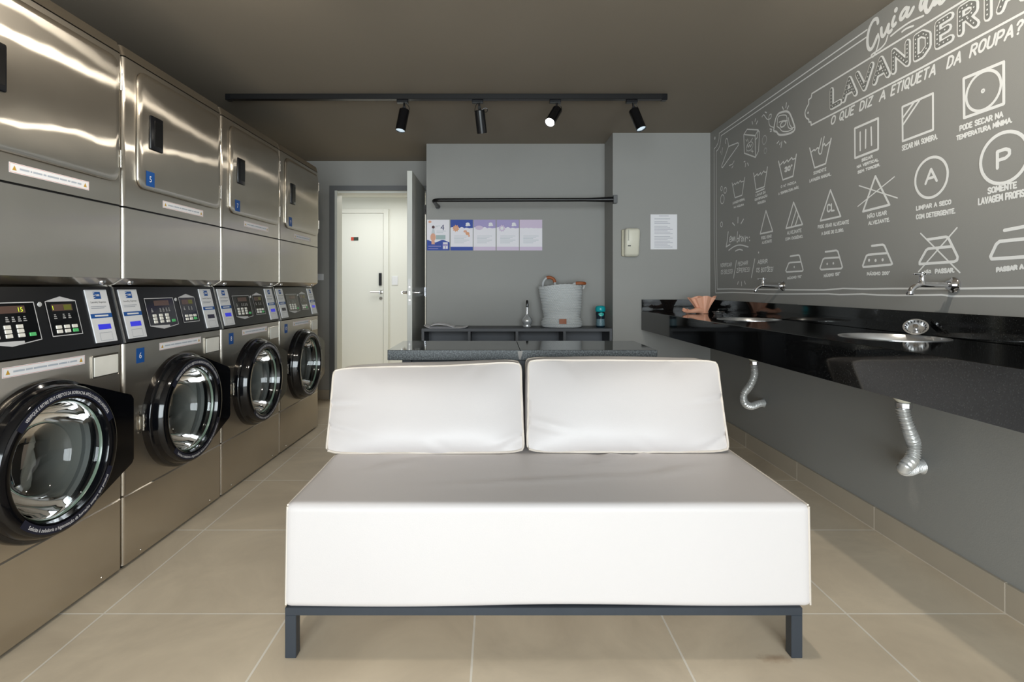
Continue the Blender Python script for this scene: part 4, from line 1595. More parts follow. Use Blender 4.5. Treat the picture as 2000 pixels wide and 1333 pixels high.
big.obj('title_lettering', [M_chalk, mat('dark_mural_paint', srgb(132, 132, 128), 0.7)], mural, normals=False)

# the line under the banner, word by word along one baseline
SENT = 'O QUE DIZ A ETIQUETA DA ROUPA?'
_, SENDS = layout(SENT, .24)
SA, SB = wall2(1625.8, 242.6), wall2(1986.6, 67)
SPAN = [(1624.5, 1631.5), (1641, 1668), (1680.5, 1704), (1719.5, 1730), (1742, 1828), (1852, 1878), (1897, 1997)]


def sbase(px):
    return wall2(px, 242.6 + (67 - 242.6) * (px - 1625.8) / (1986.6 - 1625.8))


for word, (xa, xb) in zip(SENT.split(' '), SPAN):
    g = Geo((-1, 0, 0))
    A, B = sbase(xa), sbase(xb)
    lay, ends = layout(word, .24)
    K = (B - A) / ends[-1]
    for q in lay:
        g.ribbon([A + K * x + Vector((.26 * (y - .5) * .037, y * .037)) for x, y in q], .0085, W1, disc=6)
    g.obj('subtitle_lettering', M_chalk, mural, normals=False)

scr = Geo((-1, 0, 0), 97)
thick = [
    [(705, 205), (700, 172), (684, 168), (660, 188), (632, 245), (616, 310), (611, 370), (618, 422), (636, 440), (656, 424), (680, 372), (700, 320)],
    [(735, 250), (736, 300), (748, 322), (768, 300), (800, 218), (794, 270), (806, 288), (826, 268)],
    [(850, 150), (834, 205), (842, 230), (862, 208)],
    [(972, 82), (950, 72), (920, 110), (904, 152), (912, 172), (938, 148), (976, 72), (960, 128), (972, 144), (998, 112), (1020, 68)],
]
for q in thick:
    scr.ribbon([p.to_2d() for p in smooth_path([Vector((p[0], p[1], 0)) for p in Z3(*q)], 5)], .016, W1)
thin = [[(706, 300), (716, 345), (706, 400), (690, 450), (666, 500), (648, 506), (648, 488), (680, 465), (730, 430), (772, 380), (792, 318)],
        [(820, 320), (900, 256), (1000, 190), (1110, 140)], [(920, 282), (962, 252), (1020, 230)]]
for q in thin:
    scr.ribbon([p.to_2d() for p in smooth_path([Vector((p[0], p[1], 0)) for p in Z3(*q)], 5)], .008, W1)
scr.dot(Z3((866, 88))[0], .011, W1)
for q in ([(232, -30), (185, -20), (150, 90), (166, 152), (196, 110), (228, 20), (300, -190)], [(300, -190), (236, 100), (256, 188), (292, 168), (342, 80), (372, 10)],
          [(470, -30), (400, -30), (370, 20), (378, 66), (402, 58), (440, 0), (470, -40), (460, 20), (472, 50), (502, 40), (540, -10)]):
    scr.ribbon([p.to_2d() for p in smooth_path([Vector((p[0], p[1], 0)) for p in T8(*q)], 5)], .017, W1)
scr.obj('script_lettering', M_chalk, mural, normals=False)


# drawings at the narrow end
def hanger(g):
    strokes(g, [T1((230, 840), (224, 805), (238, 762), (256, 762), (266, 800), (276, 885))], .0075, True)
    strokes(g, [T1((276, 885), (425, 826), (440, 838), (438, 862), (180, 1228), (166, 1222), (166, 1200))], .0085, closed=True)
    strokes(g, [T1((180, 905), (165, 1015)), T1((150, 960), (148, 990)), T1((288, 1198), (340, 1172), (368, 1120)), T1((330, 1235), (350, 1200))], .006)


symbol('hanger_drawing_marking', hanger)


def box_draw(g):
    strokes(g, [T1((525, 690), (710, 710), (716, 1062), (533, 995))], .009, closed=True)
    strokes(g, [T1((525, 690), (580, 605), (758, 616), (710, 710)), T1((758, 616), (780, 652), (766, 960), (716, 1062)), T1((716, 775), (745, 740), (758, 640))], .008)
    c = T1((620, 885))[0]
    rx = abs(T1((565, 885))[0][0] - c[0])
    circle(g, c, rx, .006, ry=.027, n=24)
    strokes(g, [T1((575, 905), (590, 860), (605, 900), (620, 850), (635, 895), (655, 845)), T1((560, 775), (572, 800)), T1((585, 765), (597, 805)), T1((638, 800), (668, 750)), T1((570, 965), (580, 945)), T1((640, 960), (680, 965)), T1((660, 940), (665, 985))], .006)
    strokes(g, [T1((660, 480), (668, 520)), T1((718, 435), (708, 475)), T1((750, 470), (728, 520)), T1((528, 1135), (546, 1130)), T1((556, 1160), (550, 1215)), T1((586, 1155), (600, 1195))], .008)
    for (x, y, a, bb) in ((860, 780, 34, 70), (875, 955, 20, 44)):
        c = T1((x, y))[0]
        circle(g, c, abs(T1((x + a, y))[0][0] - c[0]), .006, ry=abs(T1((x, y + bb))[0][1] - c[1]), n=24)


symbol('soap_box_marking', box_draw)


def iron_draw(g):
    strokes(g, [T1((1015, 630), (1016, 590), (1030, 500), (1050, 420), (1095, 348), (1200, 314), (1262, 336), (1305, 420), (1340, 520), (1356, 590), (1330, 640), (1250, 680), (1150, 696), (1092, 690), (1060, 650))], .012, True, True)
    strokes(g, [T1((1066, 560), (1076, 430), (1110, 386), (1214, 380), (1230, 480), (1250, 570), (1282, 592), (1342, 572)), T1((1100, 490), (1160, 468), (1235, 465)), T1((1066, 560), (1110, 590), (1150, 635), (1240, 640), (1322, 600)),
                T1((1250, 415), (1270, 520), (1302, 570))], .0065, True)
    c = T1((1165, 520))[0]
    circle(g, c, .03, .009, ry=.015, n=20)
    strokes(g, [T1((820, 405), (850, 370), (890, 425), (922, 446), (965, 420), (972, 362), (945, 372), (932, 425), (945, 540), (1010, 575))], .006, True)
    strokes(g, [T1((1152, 240), (1170, 280)), T1((1220, 175), (1210, 250)), T1((1255, 225), (1230, 275)), T1((1065, 835), (1095, 800)), T1((1145, 810), (1130, 900)), T1((1185, 800), (1212, 830)), T1((1110, 852), (1116, 828)), T1((950, 600), (980, 608)), T1((955, 640), (978, 634)), T1((870, 325), (895, 335))], .0075)


symbol('iron_drawing_marking', iron_draw)


def bubbles(g):
    for (x, y, a, bb) in ((162, 570, 14, 36), (222, 600, 22, 46), (175, 745, 30, 72), (162, 1155, 17, 40)):
        c = T2((x, y))[0]
        circle(g, c, abs(T2((x + a, y))[0][0] - c[0]), .0065, ry=abs(T2((x, y + bb))[0][1] - c[1]), n=22)


symbol('bubble_marking', bubbles)


def tub(T, pts, wave, w=.0085, extra=None):
    def f(g):
        strokes(g, [T(*pts)], w)
        strokes(g, [T(*wave)], w * .8)
        if extra:
            extra(g)
    return f


symbol('wash_tub_marking', tub(T2, [(335, 480), (380, 720), (495, 680), (540, 390)], [(345, 525), (380, 480), (386, 508), (422, 462), (430, 490), (466, 440), (480, 465), (525, 450)]),
       [('LAVAGEM NORMAL', T2, (345, 832), (542, 762), 44, dict(w=.0048)), ('NA MÁQUINA', T2, (365, 898), (525, 850), 38, dict(w=.0048))])
symbol('wash_tub_marking', tub(T2, [(685, 320), (725, 590), (860, 540), (910, 220)], [(695, 380), (745, 330), (755, 362), (800, 310), (806, 346), (850, 285), (865, 306), (902, 300)],
                               extra=lambda g: strokes(g, [T2((720, 635), (860, 575))], .0085)),
       [('LAVAR EM', T2, (720, 705), (876, 652), 46, dict(w=.0046)), ('CENTRIFUGAÇÃO', T2, (705, 778), (905, 708), 42, dict(w=.0046)), ('REDUZIDA', T2, (752, 832), (880, 794), 42, dict(w=.0046))])
symbol('wash_tub_marking', tub(T2, [(1090, 125), (1160, 430), (1325, 370), (1380, 15)], [(1115, 190), (1170, 130), (1180, 166), (1230, 105), (1246, 136), (1305, 65), (1322, 96), (1365, 80)], .0095,
                               extra=lambda g: lettering(g, '30°', T2, (1195, 312), (1312, 268), 92, w=.0105)),
       [('O Nº INDICA', T2, (1130, 565), (1375, 488), 46, dict(w=.0046)), ('A TEMPERATURA MÁX.', T2, (1090, 682), (1420, 572), 46, dict(w=.0046))])
symbol('wash_tub_marking', tub(T4, [(235, 515), (305, 800), (465, 740), (545, 375)], [(255, 575), (300, 535), (312, 552), (350, 508), (372, 520)], .009,
                               extra=lambda g: strokes(g, [T4((405, 370), (386, 470), (362, 550), (378, 600), (408, 575), (425, 450), (446, 350)), T4((418, 502), (448, 450), (466, 480), (522, 425))], .007, True)),
       [('SOMENTE', T4, (292, 905), (472, 843), 52, dict(w=.0046)), ('LAVAGEM MANUAL.', T4, (235, 1015), (545, 913), 50, dict(w=.0046))])

symbol('bleach_triangle_marking', lambda g: strokes(g, [T2((885, 932), (792, 1310), (995, 1265))], .010, closed=True),
       [('PODE USAR', T3, (720, 360), (866, 330), 48, dict(w=.0046)), ('ALVEJANTE', T3, (732, 425), (870, 398), 44, dict(w=.0046))])
symbol('bleach_triangle_marking', lambda g: (strokes(g, [T2((1335, 795), (1212, 1220), (1480, 1155))], .010, closed=True), strokes(g, [T2((1380, 915), (1295, 1195)), T2((1415, 1005), (1362, 1180))], .009)),
       [('ALVEJANTE', T3, (1095, 290), (1300, 252), 54, dict(w=.0046)), ('COM OXIGÊNIO.', T3, (1072, 375), (1322, 333), 46, dict(w=.0046))])
symbol('bleach_triangle_marking', lambda g: (strokes(g, [PX((1622.2, 371.5), (1602.5, 431.6), (1642.2, 422.8))], .0095, closed=True), lettering(g, 'CL', T5, (442, 238), (528, 222), 112, w=.009)),
       [('PODE USAR ALVEJANTE', T5, (320, 450), (720, 383), 50, dict(w=.0046)), ('A BASE DE CLORO.', T5, (367, 535), (652, 486), 46, dict(w=.0046))])
symbol('crossed_triangle_marking', lambda g: (strokes(g, [PX((1710, 344.4), (1685.8, 413.4), (1737.6, 400.3))], .0105, closed=True),
                                              strokes(g, [PX((1678.3, 363), (1753.2, 387)), PX((1747.2, 345.6), (1676, 403.3))], .0055)),
       [('NÃO USAR', T5, (965, 318), (1212, 266), 58, dict(w=.0048)), ('ALVEJANTE.', T5, (977, 406), (1252, 355), 54, dict(w=.0048))])
symbol('line_dry_marking', lambda g: (strokes(g, [T4((887, 230), (1225, 82), (1225, 530), (890, 660))], .0105, closed=True),
                                      strokes(g, [T4((965, 285), (966, 548)), T4((1046, 250), (1043, 512)), T4((1124, 212), (1130, 472))], .0088)),
       [('SECAR', T4, (990, 715), (1142, 660), 50, dict(w=.0048)), ('NA VERTICAL', T4, (922, 812), (1228, 705), 48, dict(w=.0048)), ('SEM TORCER.', T4, (932, 890), (1250, 778), 48, dict(w=.0048))])
symbol('shade_dry_marking', lambda g: (strokes(g, [PX((1762.8, 209), (1822.5, 182.5), (1822.8, 253.6), (1763.5, 276))], .0095, closed=True),
                                       strokes(g, [PX((1764, 230), (1787, 198)), PX((1764, 244), (1798, 193.4))], .0085)),
       [('SECAR NA SOMBRA.', Z2, (262, 367), (480, 293), 36, dict(w=.0048))])


def tumble(g):
    q = PX((1882.6, 153.5), (1960.8, 121), (1961, 203), (1883.6, 230.4))
    strokes(g, [q], .0105, closed=True)
    c = (q[0] + q[1] + q[2] + q[3]) / 4
    r = min(abs(q[1][0] - q[0][0]), abs(q[0][1] - q[3][1])) / 2
    circle(g, c, r - .005, .0095)
    circle(g, c, .005, .006, n=14)


symbol('tumble_dry_marking', tumble, [('PODE SECAR NA', Z2, (620, 245), (886, 157), 38, dict(w=.0052)), ('TEMPERATURA MÍNIMA.', Z2, (600, 303), (942, 190), 34, dict(w=.005))])


def round_a(g):
    circle(g, wall2(1818.6, 347), .0765, .0105)


symbol('letter_marking', lambda g: lettering(g, 'A', PX, (1808, 362.5), (1830, 356.5), 31, w=.0105))
symbol('letter_marking', lambda g: lettering(g, 'P', PX, (1948.5, 333), (1972, 326), 39, w=.0115))
symbol('dry_clean_marking', round_a, [('LIMPAR A SECO', T6, (305, 195), (712, 117), 58, dict(w=.0052)), ('COM DETERGENTE.', T6, (305, 300), (762, 228), 62, dict(w=.0052))])


def round_p(g):
    circle(g, wall2(1960.5, 308.5), .083, .0115)


symbol('dry_clean_marking', round_p, [('SOMENTE', PX, (1930.5, 380), (1985.5, 368.5), 13.5, dict(w=.0056)), ('LAVAGEM PROFISSIONAL.', PX, (1911.8, 401.5), (2001, 385), 14.5, dict(w=.0056, fit='LAVAGEM PROFIS'))])


def iron(T, lists, dots, w=.0095, dr=.0065, extra=None):
    def f(g):
        strokes(g, [T(*q) for q in lists], w)
        for d in dots:
            g.dot(T(d)[0], dr, W1)
        if extra:
            extra(g)
    return f


symbol('iron_symbol_marking', iron(T3, [[(1138, 600), (1255, 581), (1272, 590), (1325, 795), (1312, 815), (1085, 826), (1075, 805), (1115, 702), (1138, 690), (1292, 680)]], [(1197, 755)]),
       [('MÁXIMO 110°', T3, (1098, 940), (1302, 912), 42, dict(w=.0046))])
symbol('iron_symbol_marking', iron(T5, [[(415, 748), (558, 730), (578, 743), (637, 945), (620, 965), (360, 980), (346, 960), (385, 845), (405, 832), (600, 820)]], [(440, 905), (520, 898)]),
       [('MÁXIMO 150°', T5, (398, 1085), (606, 1056), 46, dict(w=.0046))])
symbol('iron_symbol_marking', iron(T5, [[(1020, 670), (1162, 655), (1185, 668), (1286, 903), (1265, 915), (910, 946), (903, 926), (950, 800), (975, 786), (1218, 764)]], [(985, 858), (1070, 860), (1162, 852)], .010, .007),
       [('MÁXIMO 200°', T5, (960, 1060), (1252, 1050), 50, dict(w=.0052))])
symbol('crossed_iron_marking', iron(T6, [[(435, 535), (655, 502), (684, 518), (792, 738), (786, 778), (750, 797), (342, 825), (342, 800), (420, 660), (445, 642), (722, 616)]], [], .0105,
                                    extra=lambda g: strokes(g, [T6((355, 462), (818, 925)), T6((785, 395), (330, 915))], .006)),
       [('NÃO', T6, (398, 945), (472, 938), 45, dict(w=.0046)), ('PASSAR.', T6, (530, 942), (750, 928), 62, dict(w=.006))])
symbol('iron_symbol_marking', iron(T6, [[(1348, 425), (1575, 382), (1700, 368), (1760, 400), (1900, 690), (1880, 725), (1575, 740), (1195, 765), (1182, 735), (1250, 590), (1290, 556), (1575, 527), (1790, 510)]], [], .0115),
       [('PASSAR A', T6, (1255, 925), (1568, 888), 66, dict(w=.0062))])


def lembrar(g):
    strokes(g, [T3((240, 245), (226, 380), (210, 462), (268, 428))], .010)
    for q in ([(265, 362), (286, 338), (280, 310), (262, 340), (264, 390), (292, 378)], [(292, 378), (299, 322), (302, 375), (316, 320), (321, 375), (336, 316), (342, 378)],
              [(376, 245), (366, 385), (386, 378), (396, 340), (372, 345)], [(402, 382), (406, 292), (412, 322), (432, 310)],
              [(456, 312), (430, 350), (440, 385), (460, 330), (464, 378)], [(484, 305), (487, 388), (494, 335), (516, 322), (524, 345)]):
        strokes(g, [T3(*q)], .008, True)


def lembrar_rays(g):
    strokes(g, [T3((248, 512), (330, 456), (420, 436), (530, 464)), T3((345, 524), (400, 500), (448, 512))], .0085, True)
    strokes(g, [T2((340, 1130), (376, 1170)), T2((430, 1040), (428, 1130)), T2((520, 1070), (480, 1140))], .009)
    g.dot(T3((680, 545))[0], .007, W1)


symbol('reminder_script_lettering', lembrar)
symbol('reminder_ray_marking', lembrar_rays)
symbol('colon_marking', lambda g: (g.dot(T3((545, 325))[0], .006, W1), g.dot(T3((550, 370))[0], .006, W1)))
for lines in (
    [('VERIFICAR', (128, 757), (290, 747), 56, .005), ('OS BOLSOS!', (135, 862), (302, 852), 66, .005)],
    [('FECHAR', (382, 738), (522, 722), 58, .0053), ('ZÍPERES!', (362, 840), (550, 826), 66, .0053)],
        [('ABRIR', (668, 716), (806, 704), 64, .0056), ('OS BOTÕES!', (648, 836), (888, 824), 70, .0056)]):
    c = Geo((-1, 0, 0))
    for txt, a, b, hh, ww in lines:
        lettering(c, txt, T3, a, b, hh, w=ww, slant=.1)
    c.obj('reminder_lettering', M_chalk, mural, normals=False)
c = Geo((-1, 0, 0))
strokes(c, [T3((360, 660), (318, 915)), T3((625, 640), (576, 906))], .0085)
strokes(c, [T3((388, 965), (375, 1005)), T3((435, 970), (435, 1025)), T3((475, 960), (490, 1000))], .0075)
c.obj('divider_marking', M_chalk, mural, normals=False)
# ------------------------------------------------------------------ stacked washers and dryers
MW = 0.69
ROWX, ROWY, ROWA = -1.395, 2.012, 0.022
DEP = 0.66


def suv(co):
    return (co.y + 0.3 * co.x, co.z + 0.1 * co.x)


def rounded_rect(y0, z0, y1, z1, r, n=5):
    pts = []
    for cy_, cz_, a0 in ((y1 - r, z1 - r, 0), (y0 + r, z1 - r, PI / 2), (y0 + r, z0 + r, PI), (y1 - r, z0 + r, 1.5 * PI)):
        for k in range(n + 1):
            a = a0 + PI / 2 * k / n
            pts.append((cy_ + r * math.cos(a), cz_ + r * math.sin(a)))
    return pts


def front_panel(g, y0, z0, y1, z1, depth=0.05, r=0.012, hole=None):
    """sheet-steel panel with rounded upright edges; front plane at x = 0"""
    n = 5
    prof = [(-depth, y0)] + [(-r + r * math.sin(PI / 2 * k / n), y0 + r - r * math.cos(PI / 2 * k / n)) for k in range(n + 1)]
    prof += [(-r + r * math.cos(PI / 2 * k / n), y1 - r + r * math.sin(PI / 2 * k / n)) for k in range(n + 1)] + [(-depth, y1)]
    for i, (a, b) in enumerate(zip(prof, prof[1:])):
        if hole and i == n + 1:
            continue
        g.face([(a[0], a[1], z0), (b[0], b[1], z0), (b[0], b[1], z1), (a[0], a[1], z1)])
    if hole:
        g.plate_with_hole((y0 + r, z0, y1 - r, z1), hole[0], hole[1], lambda p: Vector((0, p[0], p[1])), 64)
    for z in (z0, z1):
        for i in range(len(prof) // 2):
            a, b = prof[i], prof[i + 1]
            c, d = prof[-2 - i], prof[-1 - i]
            if (Vector(b) - Vector(c)).length > 1e-6:
                g.face([(a[0], a[1], z), (b[0], b[1], z), (c[0], c[1], z), (d[0], d[1], z)])
    bmesh.ops.remove_doubles(g.bm, verts=g.bm.verts, dist=1e-6)


YC, ZC = 0.345, 0.530
# slanted console: bottom flush with the washer front, top set back
CB0, CB1 = Vector((0.004, 0, 0.853)), Vector((-0.046, 0, 1.062))
CS = (CB1 - CB0)
CLEN = CS.length
CSU = CS.normalized()
CN = Vector((CSU.z, 0, -CSU.x))


def con(y, t, lift=0.0):
    """point on the slanted console: y along the row, t metres up the slope"""
    return CB0 + CSU * t + Vector((0, y, 0)) + CN * lift


def con_box(g, y0, t0, y1, t1, lift, m=0, base=0.0):
    a = [con(y0, t0, base), con(y1, t0, base), con(y1, t1, base), con(y0, t1, base)]
    b = [con(y0, t0, lift), con(y1, t0, lift), con(y1, t1, lift), con(y0, t1, lift)]
    for i in range(4):
        j = (i + 1) % 4
        g.face([a[i], a[j], b[j], b[i]], m)
    g.face(b, m)


def label_strip(name, y0, z0, y1, z1, x, parent, words):
    g = Geo((1, 0, 0)).box((x - 0.0004, y0, z0), (x, y1, z1))
    X = x + 0.0003
    hgt = z1 - z0
    q = [(y0 + .002, z0 + .002), (y1 - .002, z0 + .002), (y1 - .002, z1 - .002), (y0 + .002, z1 - .002)]
    for (a, b), (c, d) in zip(q, q[1:] + q[:1]):
        dv = Vector((d - b, -(c - a)))
        dv = dv.normalized() * 0.0006
        g.face([(X, a + dv.x, b + dv.y), (X, c + dv.x, d + dv.y), (X, c - dv.x, d - dv.y), (X, a - dv.x, b - dv.y)], 1)
    for yc in (y0 + 0.017, y1 - 0.017):
        g.face([(X, yc - 0.007, z0 + hgt * .28), (X, yc + 0.007, z0 + hgt * .28), (X, yc, z0 + hgt * .75)], 2)
    # one line of print too small to read: pale word-long strokes
    a, end = y0 + 0.034, y1 - 0.034
    unit = (end - a) / (sum(words) + 0.7 * (len(words) - 1))
    for k in words:
        b = a + k * unit
        g.face([(X, a, z0 + hgt * .42), (X, b, z0 + hgt * .42), (X, b, z0 + hgt * .60), (X, a, z0 + hgt * .60)], 3)
        a = b + 0.7 * unit
    return g.obj(name, [M_paper, M_pinkline, M_yellow, mat('pale_blue_print', srgb(186, 194, 206), 0.6)], parent, normals=False)


def number_tag(num, y0, z0, y1, z1, x, parent):
    g = Geo((1, 0, 0)).box((x - 0.0004, y0, z0), (x, y1, z1))
    h = z1 - z0
    g.text(num, lambda p: Vector((x + 0.0003, (y0 + y1) / 2 + p.x, z0 + h * .30 + p.y)), h * 0.58, 1, 'CENTER')
    o = g.obj('number_tag', [M_blue, M_paper], parent, normals=False)
    return o


def make_stack():
    t = thing('stacked_washer_dryer', 'x', 'washer dryer', (0, 0, 0), 0, 'stacked washers and dryers along the wall')
    # cabinet carcass behind the fronts
    g = Geo()
    x0, xb = -DEP, -0.051
    g.box((x0, 0.006, 0.012), (xb, MW - 0.006, 0.275))
    g.box((x0, 0.006, 1.08), (xb, MW - 0.006, 1.965))
    for (a, b) in ((0.006, 0.012), (MW - 0.012, MW - 0.006)):
        g.box((x0, a, 0.275), (xb, b, 1.08))
    g.box((x0, 0.012, 0.275), (x0 + 0.01, MW - 0.012, 1.08))
    g.box((x0 + 0.01, 0.012, 0.845), (xb, MW - 0.012, 0.850))
    g.obj('cabinet', M_steel, t, uv=suv)
    g = Geo()
    front_panel(g, 0.003, 0.014, MW - 0.003, 0.270)
    g.prism([(0.0, 0.270), (-0.0045, 0.2755), (-0.02, 0.2755), (-0.02, 0.270)], lambda p: Vector((p[0], 0.008, p[1])), lambda p: Vector((p[0], MW - 0.008, p[1])))
    for y in (0.10, MW - 0.10):
        g.lathe([(0.006, 0.0), (0.005, 0.002), (0, 0.0025)], (0, y, 0.03), 'X', 10)
    g.obj('kick_panel', M_steel, t, smooth=35, uv=suv)
    Geo().box((-0.05, 0.02, 0.0), (-0.02, MW - 0.02, 0.0135)).obj('plinth', M_black_sat, t)
    g = Geo()
    front_panel(g, 0.003, 0.2775, MW - 0.003, 0.847, hole=((YC, ZC), 0.205))
    g.obj('washer_front', M_steel, t, smooth=35, uv=suv)

    # drum
    g = Geo().lathe([(0.204, -0.001), (0.203, -0.03), (0.215, -0.04), (0.238, -0.06), (0.238, -0.42), (0.20, -0.44), (0.06, -0.425), (0.0, -0.42)], (0, YC, ZC), 'X', 64)
    dr = g.obj('drum', M_drum, t, smooth=40)
    for k in range(3):
        a = 2 * PI * k / 3 + 0.5
        q = Vector((0, YC + 0.215 * math.cos(a), ZC + 0.215 * math.sin(a)))
        Geo().tube([q + Vector((-0.09, 0, 0)), q + Vector((-0.2, 0, 0)), q + Vector((-0.38, 0, 0))], 0.028, 12).obj('lifter', M_drum, dr, smooth=60)

    # door
    d = Geo().lathe([(0.243, 0.001), (0.243, 0.026), (0.240, 0.032), (0.232, 0.036), (0.228, 0.050), (0.224, 0.068), (0.220, 0.073), (0.214, 0.075), (0.190, 0.075), (0.184, 0.072), (0.178, 0.055), (0.176, 0.040),
                     (0.172, 0.030), (0.200, 0.001)], (0, YC, ZC), 'X', 96).obj('washer_door', M_black_gloss, t, smooth=30)
    # wing with the pull on the far side
    g = Geo()
    poly = []
    for k in range(9):
        a = math.radians(62 - k * 124 / 8)
        poly.append((YC + 0.236 * math.cos(a) - 0.004, ZC + 0.236 * math.sin(a)))
    poly = [(YC + 0.236 * math.cos(math.radians(66)), ZC + 0.236 * math.sin(math.radians(66))), (0.668, 0.664), (0.679, 0.650), (0.679, 0.425), (0.668, 0.408), (YC + 0.236 * math.cos(math.radians(-66)), ZC + 0.236 * math.sin(math.radians(-66)))]
    for k in range(7):
        a = math.radians(-40 + k * 80 / 6)
        poly.append((YC + 0.225 * math.cos(a), ZC + 0.225 * math.sin(a)))
    g.prism(poly, lambda p: Vector((0.018, p[0], p[1])), lambda p: Vector((0.056, p[0], p[1])))
    bmesh.ops.bevel(g.bm, geom=[e for e in g.bm.edges if all(v.co.x > 0.05 for v in e.verts) and any(v.co.y > 0.6 for v in e.verts)], offset=0.006, segments=2, affect='EDGES')
    w = g.obj('door_wing', M_black_gloss, d, smooth=35)
    # glass bowl, rim and gasket
    Geo().lathe([(0.1775, 0.050), (0.1735, 0.046), (0.169, 0.034), (0.163, 0.010), (0.150, -0.030), (0.125, -0.062), (0.09, -0.082), (0.045, -0.092), (0.0, -0.094)], (0, YC, ZC), 'X', 64).obj('glass_bowl', M_glass, d, smooth=60)
    Geo().lathe([(0.178, 0.052), (0.1757, 0.055), (0.1735, 0.052), (0.1725, 0.046), (0.1745, 0.045)], (0, YC, ZC), 'X', 64).obj('glass_rim', M_glass_green, d, smooth=60)
    Geo().lathe([(0.2045, -0.001), (0.186, 0.006), (0.176, -0.004), (0.180, -0.02), (0.2030, -0.02)], (0, YC, ZC), 'X', 64).obj('gasket', mat('grey_rubber', srgb(96, 98, 98), 0.5), t, smooth=50)
    # printed arcs on the ring

    def arc_sticker(a0, a1, words, inward):
        g = Geo((1, 0, 0))
        n = 40
        r0, r1 = 0.1905, 0.2135
        X = 0.0754
        for i in range(n):
            p, q = a0 + (a1 - a0) * i / n, a0 + (a1 - a0) * (i + 1) / n
            f = lambda a, r: (X, YC + r * math.cos(a), ZC + r * math.sin(a))
            g.face([f(p, r0), f(q, r0), f(q, r1), f(p, r1)], 0)
        span = abs(a1 - a0) * 0.86
        am = (a0 + a1) / 2

        if inward:     # top of the letters points away from the centre, reading clockwise
            def fn(p):
                a = am - p.x / 0.200
                r = 0.1968 + p.y
                return Vector((X + 0.0004, YC + r * math.cos(a), ZC + r * math.sin(a)))
        else:          # lower arc, letters upright at the bottom
            def fn(p):
                a = am + p.x / 0.200
                r = 0.2072 - p.y
                return Vector((X + 0.0004, YC + r * math.cos(a), ZC + r * math.sin(a)))
        g.text(words, fn, 0.0150, 1, 'CENTER', span * 0.200)
        return g.obj('ring_lettering', [M_navy, M_paper], d, normals=False)
    arc_sticker(math.radians(142), math.radians(22), 'VERIFIQUE E RETIRE SEUS OBJETOS DA BORRACHA APÓS O USO DA LAVADORA', True)
    arc_sticker(math.radians(222), math.radians(336), 'Solicite à zeladoria a higienização da borracha sempre que possível', False)
    # hinge
    g = Geo().box((0.0, 0.082, 0.505), (0.007, 0.097, 0.557), 0.002, 1)
    g.tube([(0.012, 0.097, 0.500), (0.012, 0.097, 0.562)], 0.0048, 12)
    g.box((0.008, 0.093, 0.512), (0.018, 0.107, 0.526), 0.002, 1).box((0.008, 0.093, 0.536), (0.018, 0.107, 0.55), 0.002, 1)
    for z in (0.492, 0.572):
        g.lathe([(0.0045, 0.0), (0.004, 0.002), (0, 0.0025)], (0, 0.089, z), 'X', 10)
    g.obj('door_hinge', M_steel_plain, t, smooth=40)

    # soap drawer flap
    fl = Geo().box((0.0, 0.540, 0.742), (0.004, 0.668, 0.822), 0.003, 1).obj('soap_flap', M_steel_plain, t)
    Geo().box((0.004, 0.547, 0.748), (0.0065, 0.661, 0.816), 0.0012, 1).obj('flap_insert', mat('worn_white_flap', srgb(244, 242, 234), 0.5, noise_amt=0.06, noise_scale=25), fl)
    label_strip('warning_label', 0.212, 0.800, 0.512, 0.830, 0.0006, t, (8, 5, 10, 8, 7, 1, 6))

    # console
    g = Geo()
    prof = [(CB0.x, CB0.z), (CB1.x, CB1.z), (-0.30, CB1.z), (-0.30, 0.853)]
    g.prism(prof, lambda p: Vector((p[0], 0.010, p[1])), lambda p: Vector((p[0], MW - 0.004, p[1])))
    cp = g.obj('control_panel', M_black_sat, t)
    g = Geo()
    g.prism([(CB0.x + 0.003, CB0.z - 0.003), (CB1.x + 0.003, CB1.z), (-0.10, CB1.z), (-0.10, CB0.z - 0.003)], lambda p: Vector((p[0], -0.0035, p[1])), lambda p: Vector((p[0], 0.0095, p[1])))
    g.obj('end_trim', mat('dark_edge_plastic', srgb(52, 53, 56), 0.35), cp)
    g = Geo()
    g.prism([(CB0.x + 0.0045, CB0.z), (CB1.x + 0.0045, CB1.z), (CB1.x + 0.003, CB1.z), (CB0.x + 0.003, CB0.z)], lambda p: Vector((p[0], 0.0, p[1])), lambda p: Vector((p[0], 0.006, p[1])))
    g.obj('trim_strip', M_steel_plain, cp)

    def reader(y0, y1, on):
        g = Geo(CN)
        Lf = 0.004
        con_box(g, y0, 0.012, y1, 0.204, Lf)
        wd = y1 - y0
        yc = (y0 + y1) / 2
        P = lambda y, tt, k=0.0004: con(y, tt, Lf + k)
        quad = lambda ya, ta, yb, tb, m, k=0.0004: g.face([P(ya, ta, k), P(yb, ta, k), P(yb, tb, k), P(ya, tb, k)], m)
        # blue flag mark with white bars at its edge
        quad(yc - .017, .170, yc + .017, .196, 1)
        for i in range(3):
            quad(yc - .020, .1735 + i * .0085, yc - .010, .1765 + i * .0085, 0, .0007)
        for i, k in enumerate((.004, .0055, .004)):
            quad(yc - .006 + i * .0065, .1795, yc - .006 + i * .0065 + k, .187, 0, .0008)
        g.text('Laundry Express', lambda p: P(yc + p.x, .155 + p.y), .010, 3, 'CENTER', wd * .72)
        for i, u in enumerate((.72, .62)):
            quad(y0 + wd * .1, .141 - i * .006, y0 + wd * (.1 + u), .143 - i * .006, 2)
        quad(y0, .100, y1, .116, 1)
        quad(yc - wd * .32, .105, yc + wd * .32, .111, 0, .0006)
        quad(yc - wd * .27, .058, yc + wd * .33, .077, 4 if on else 5)
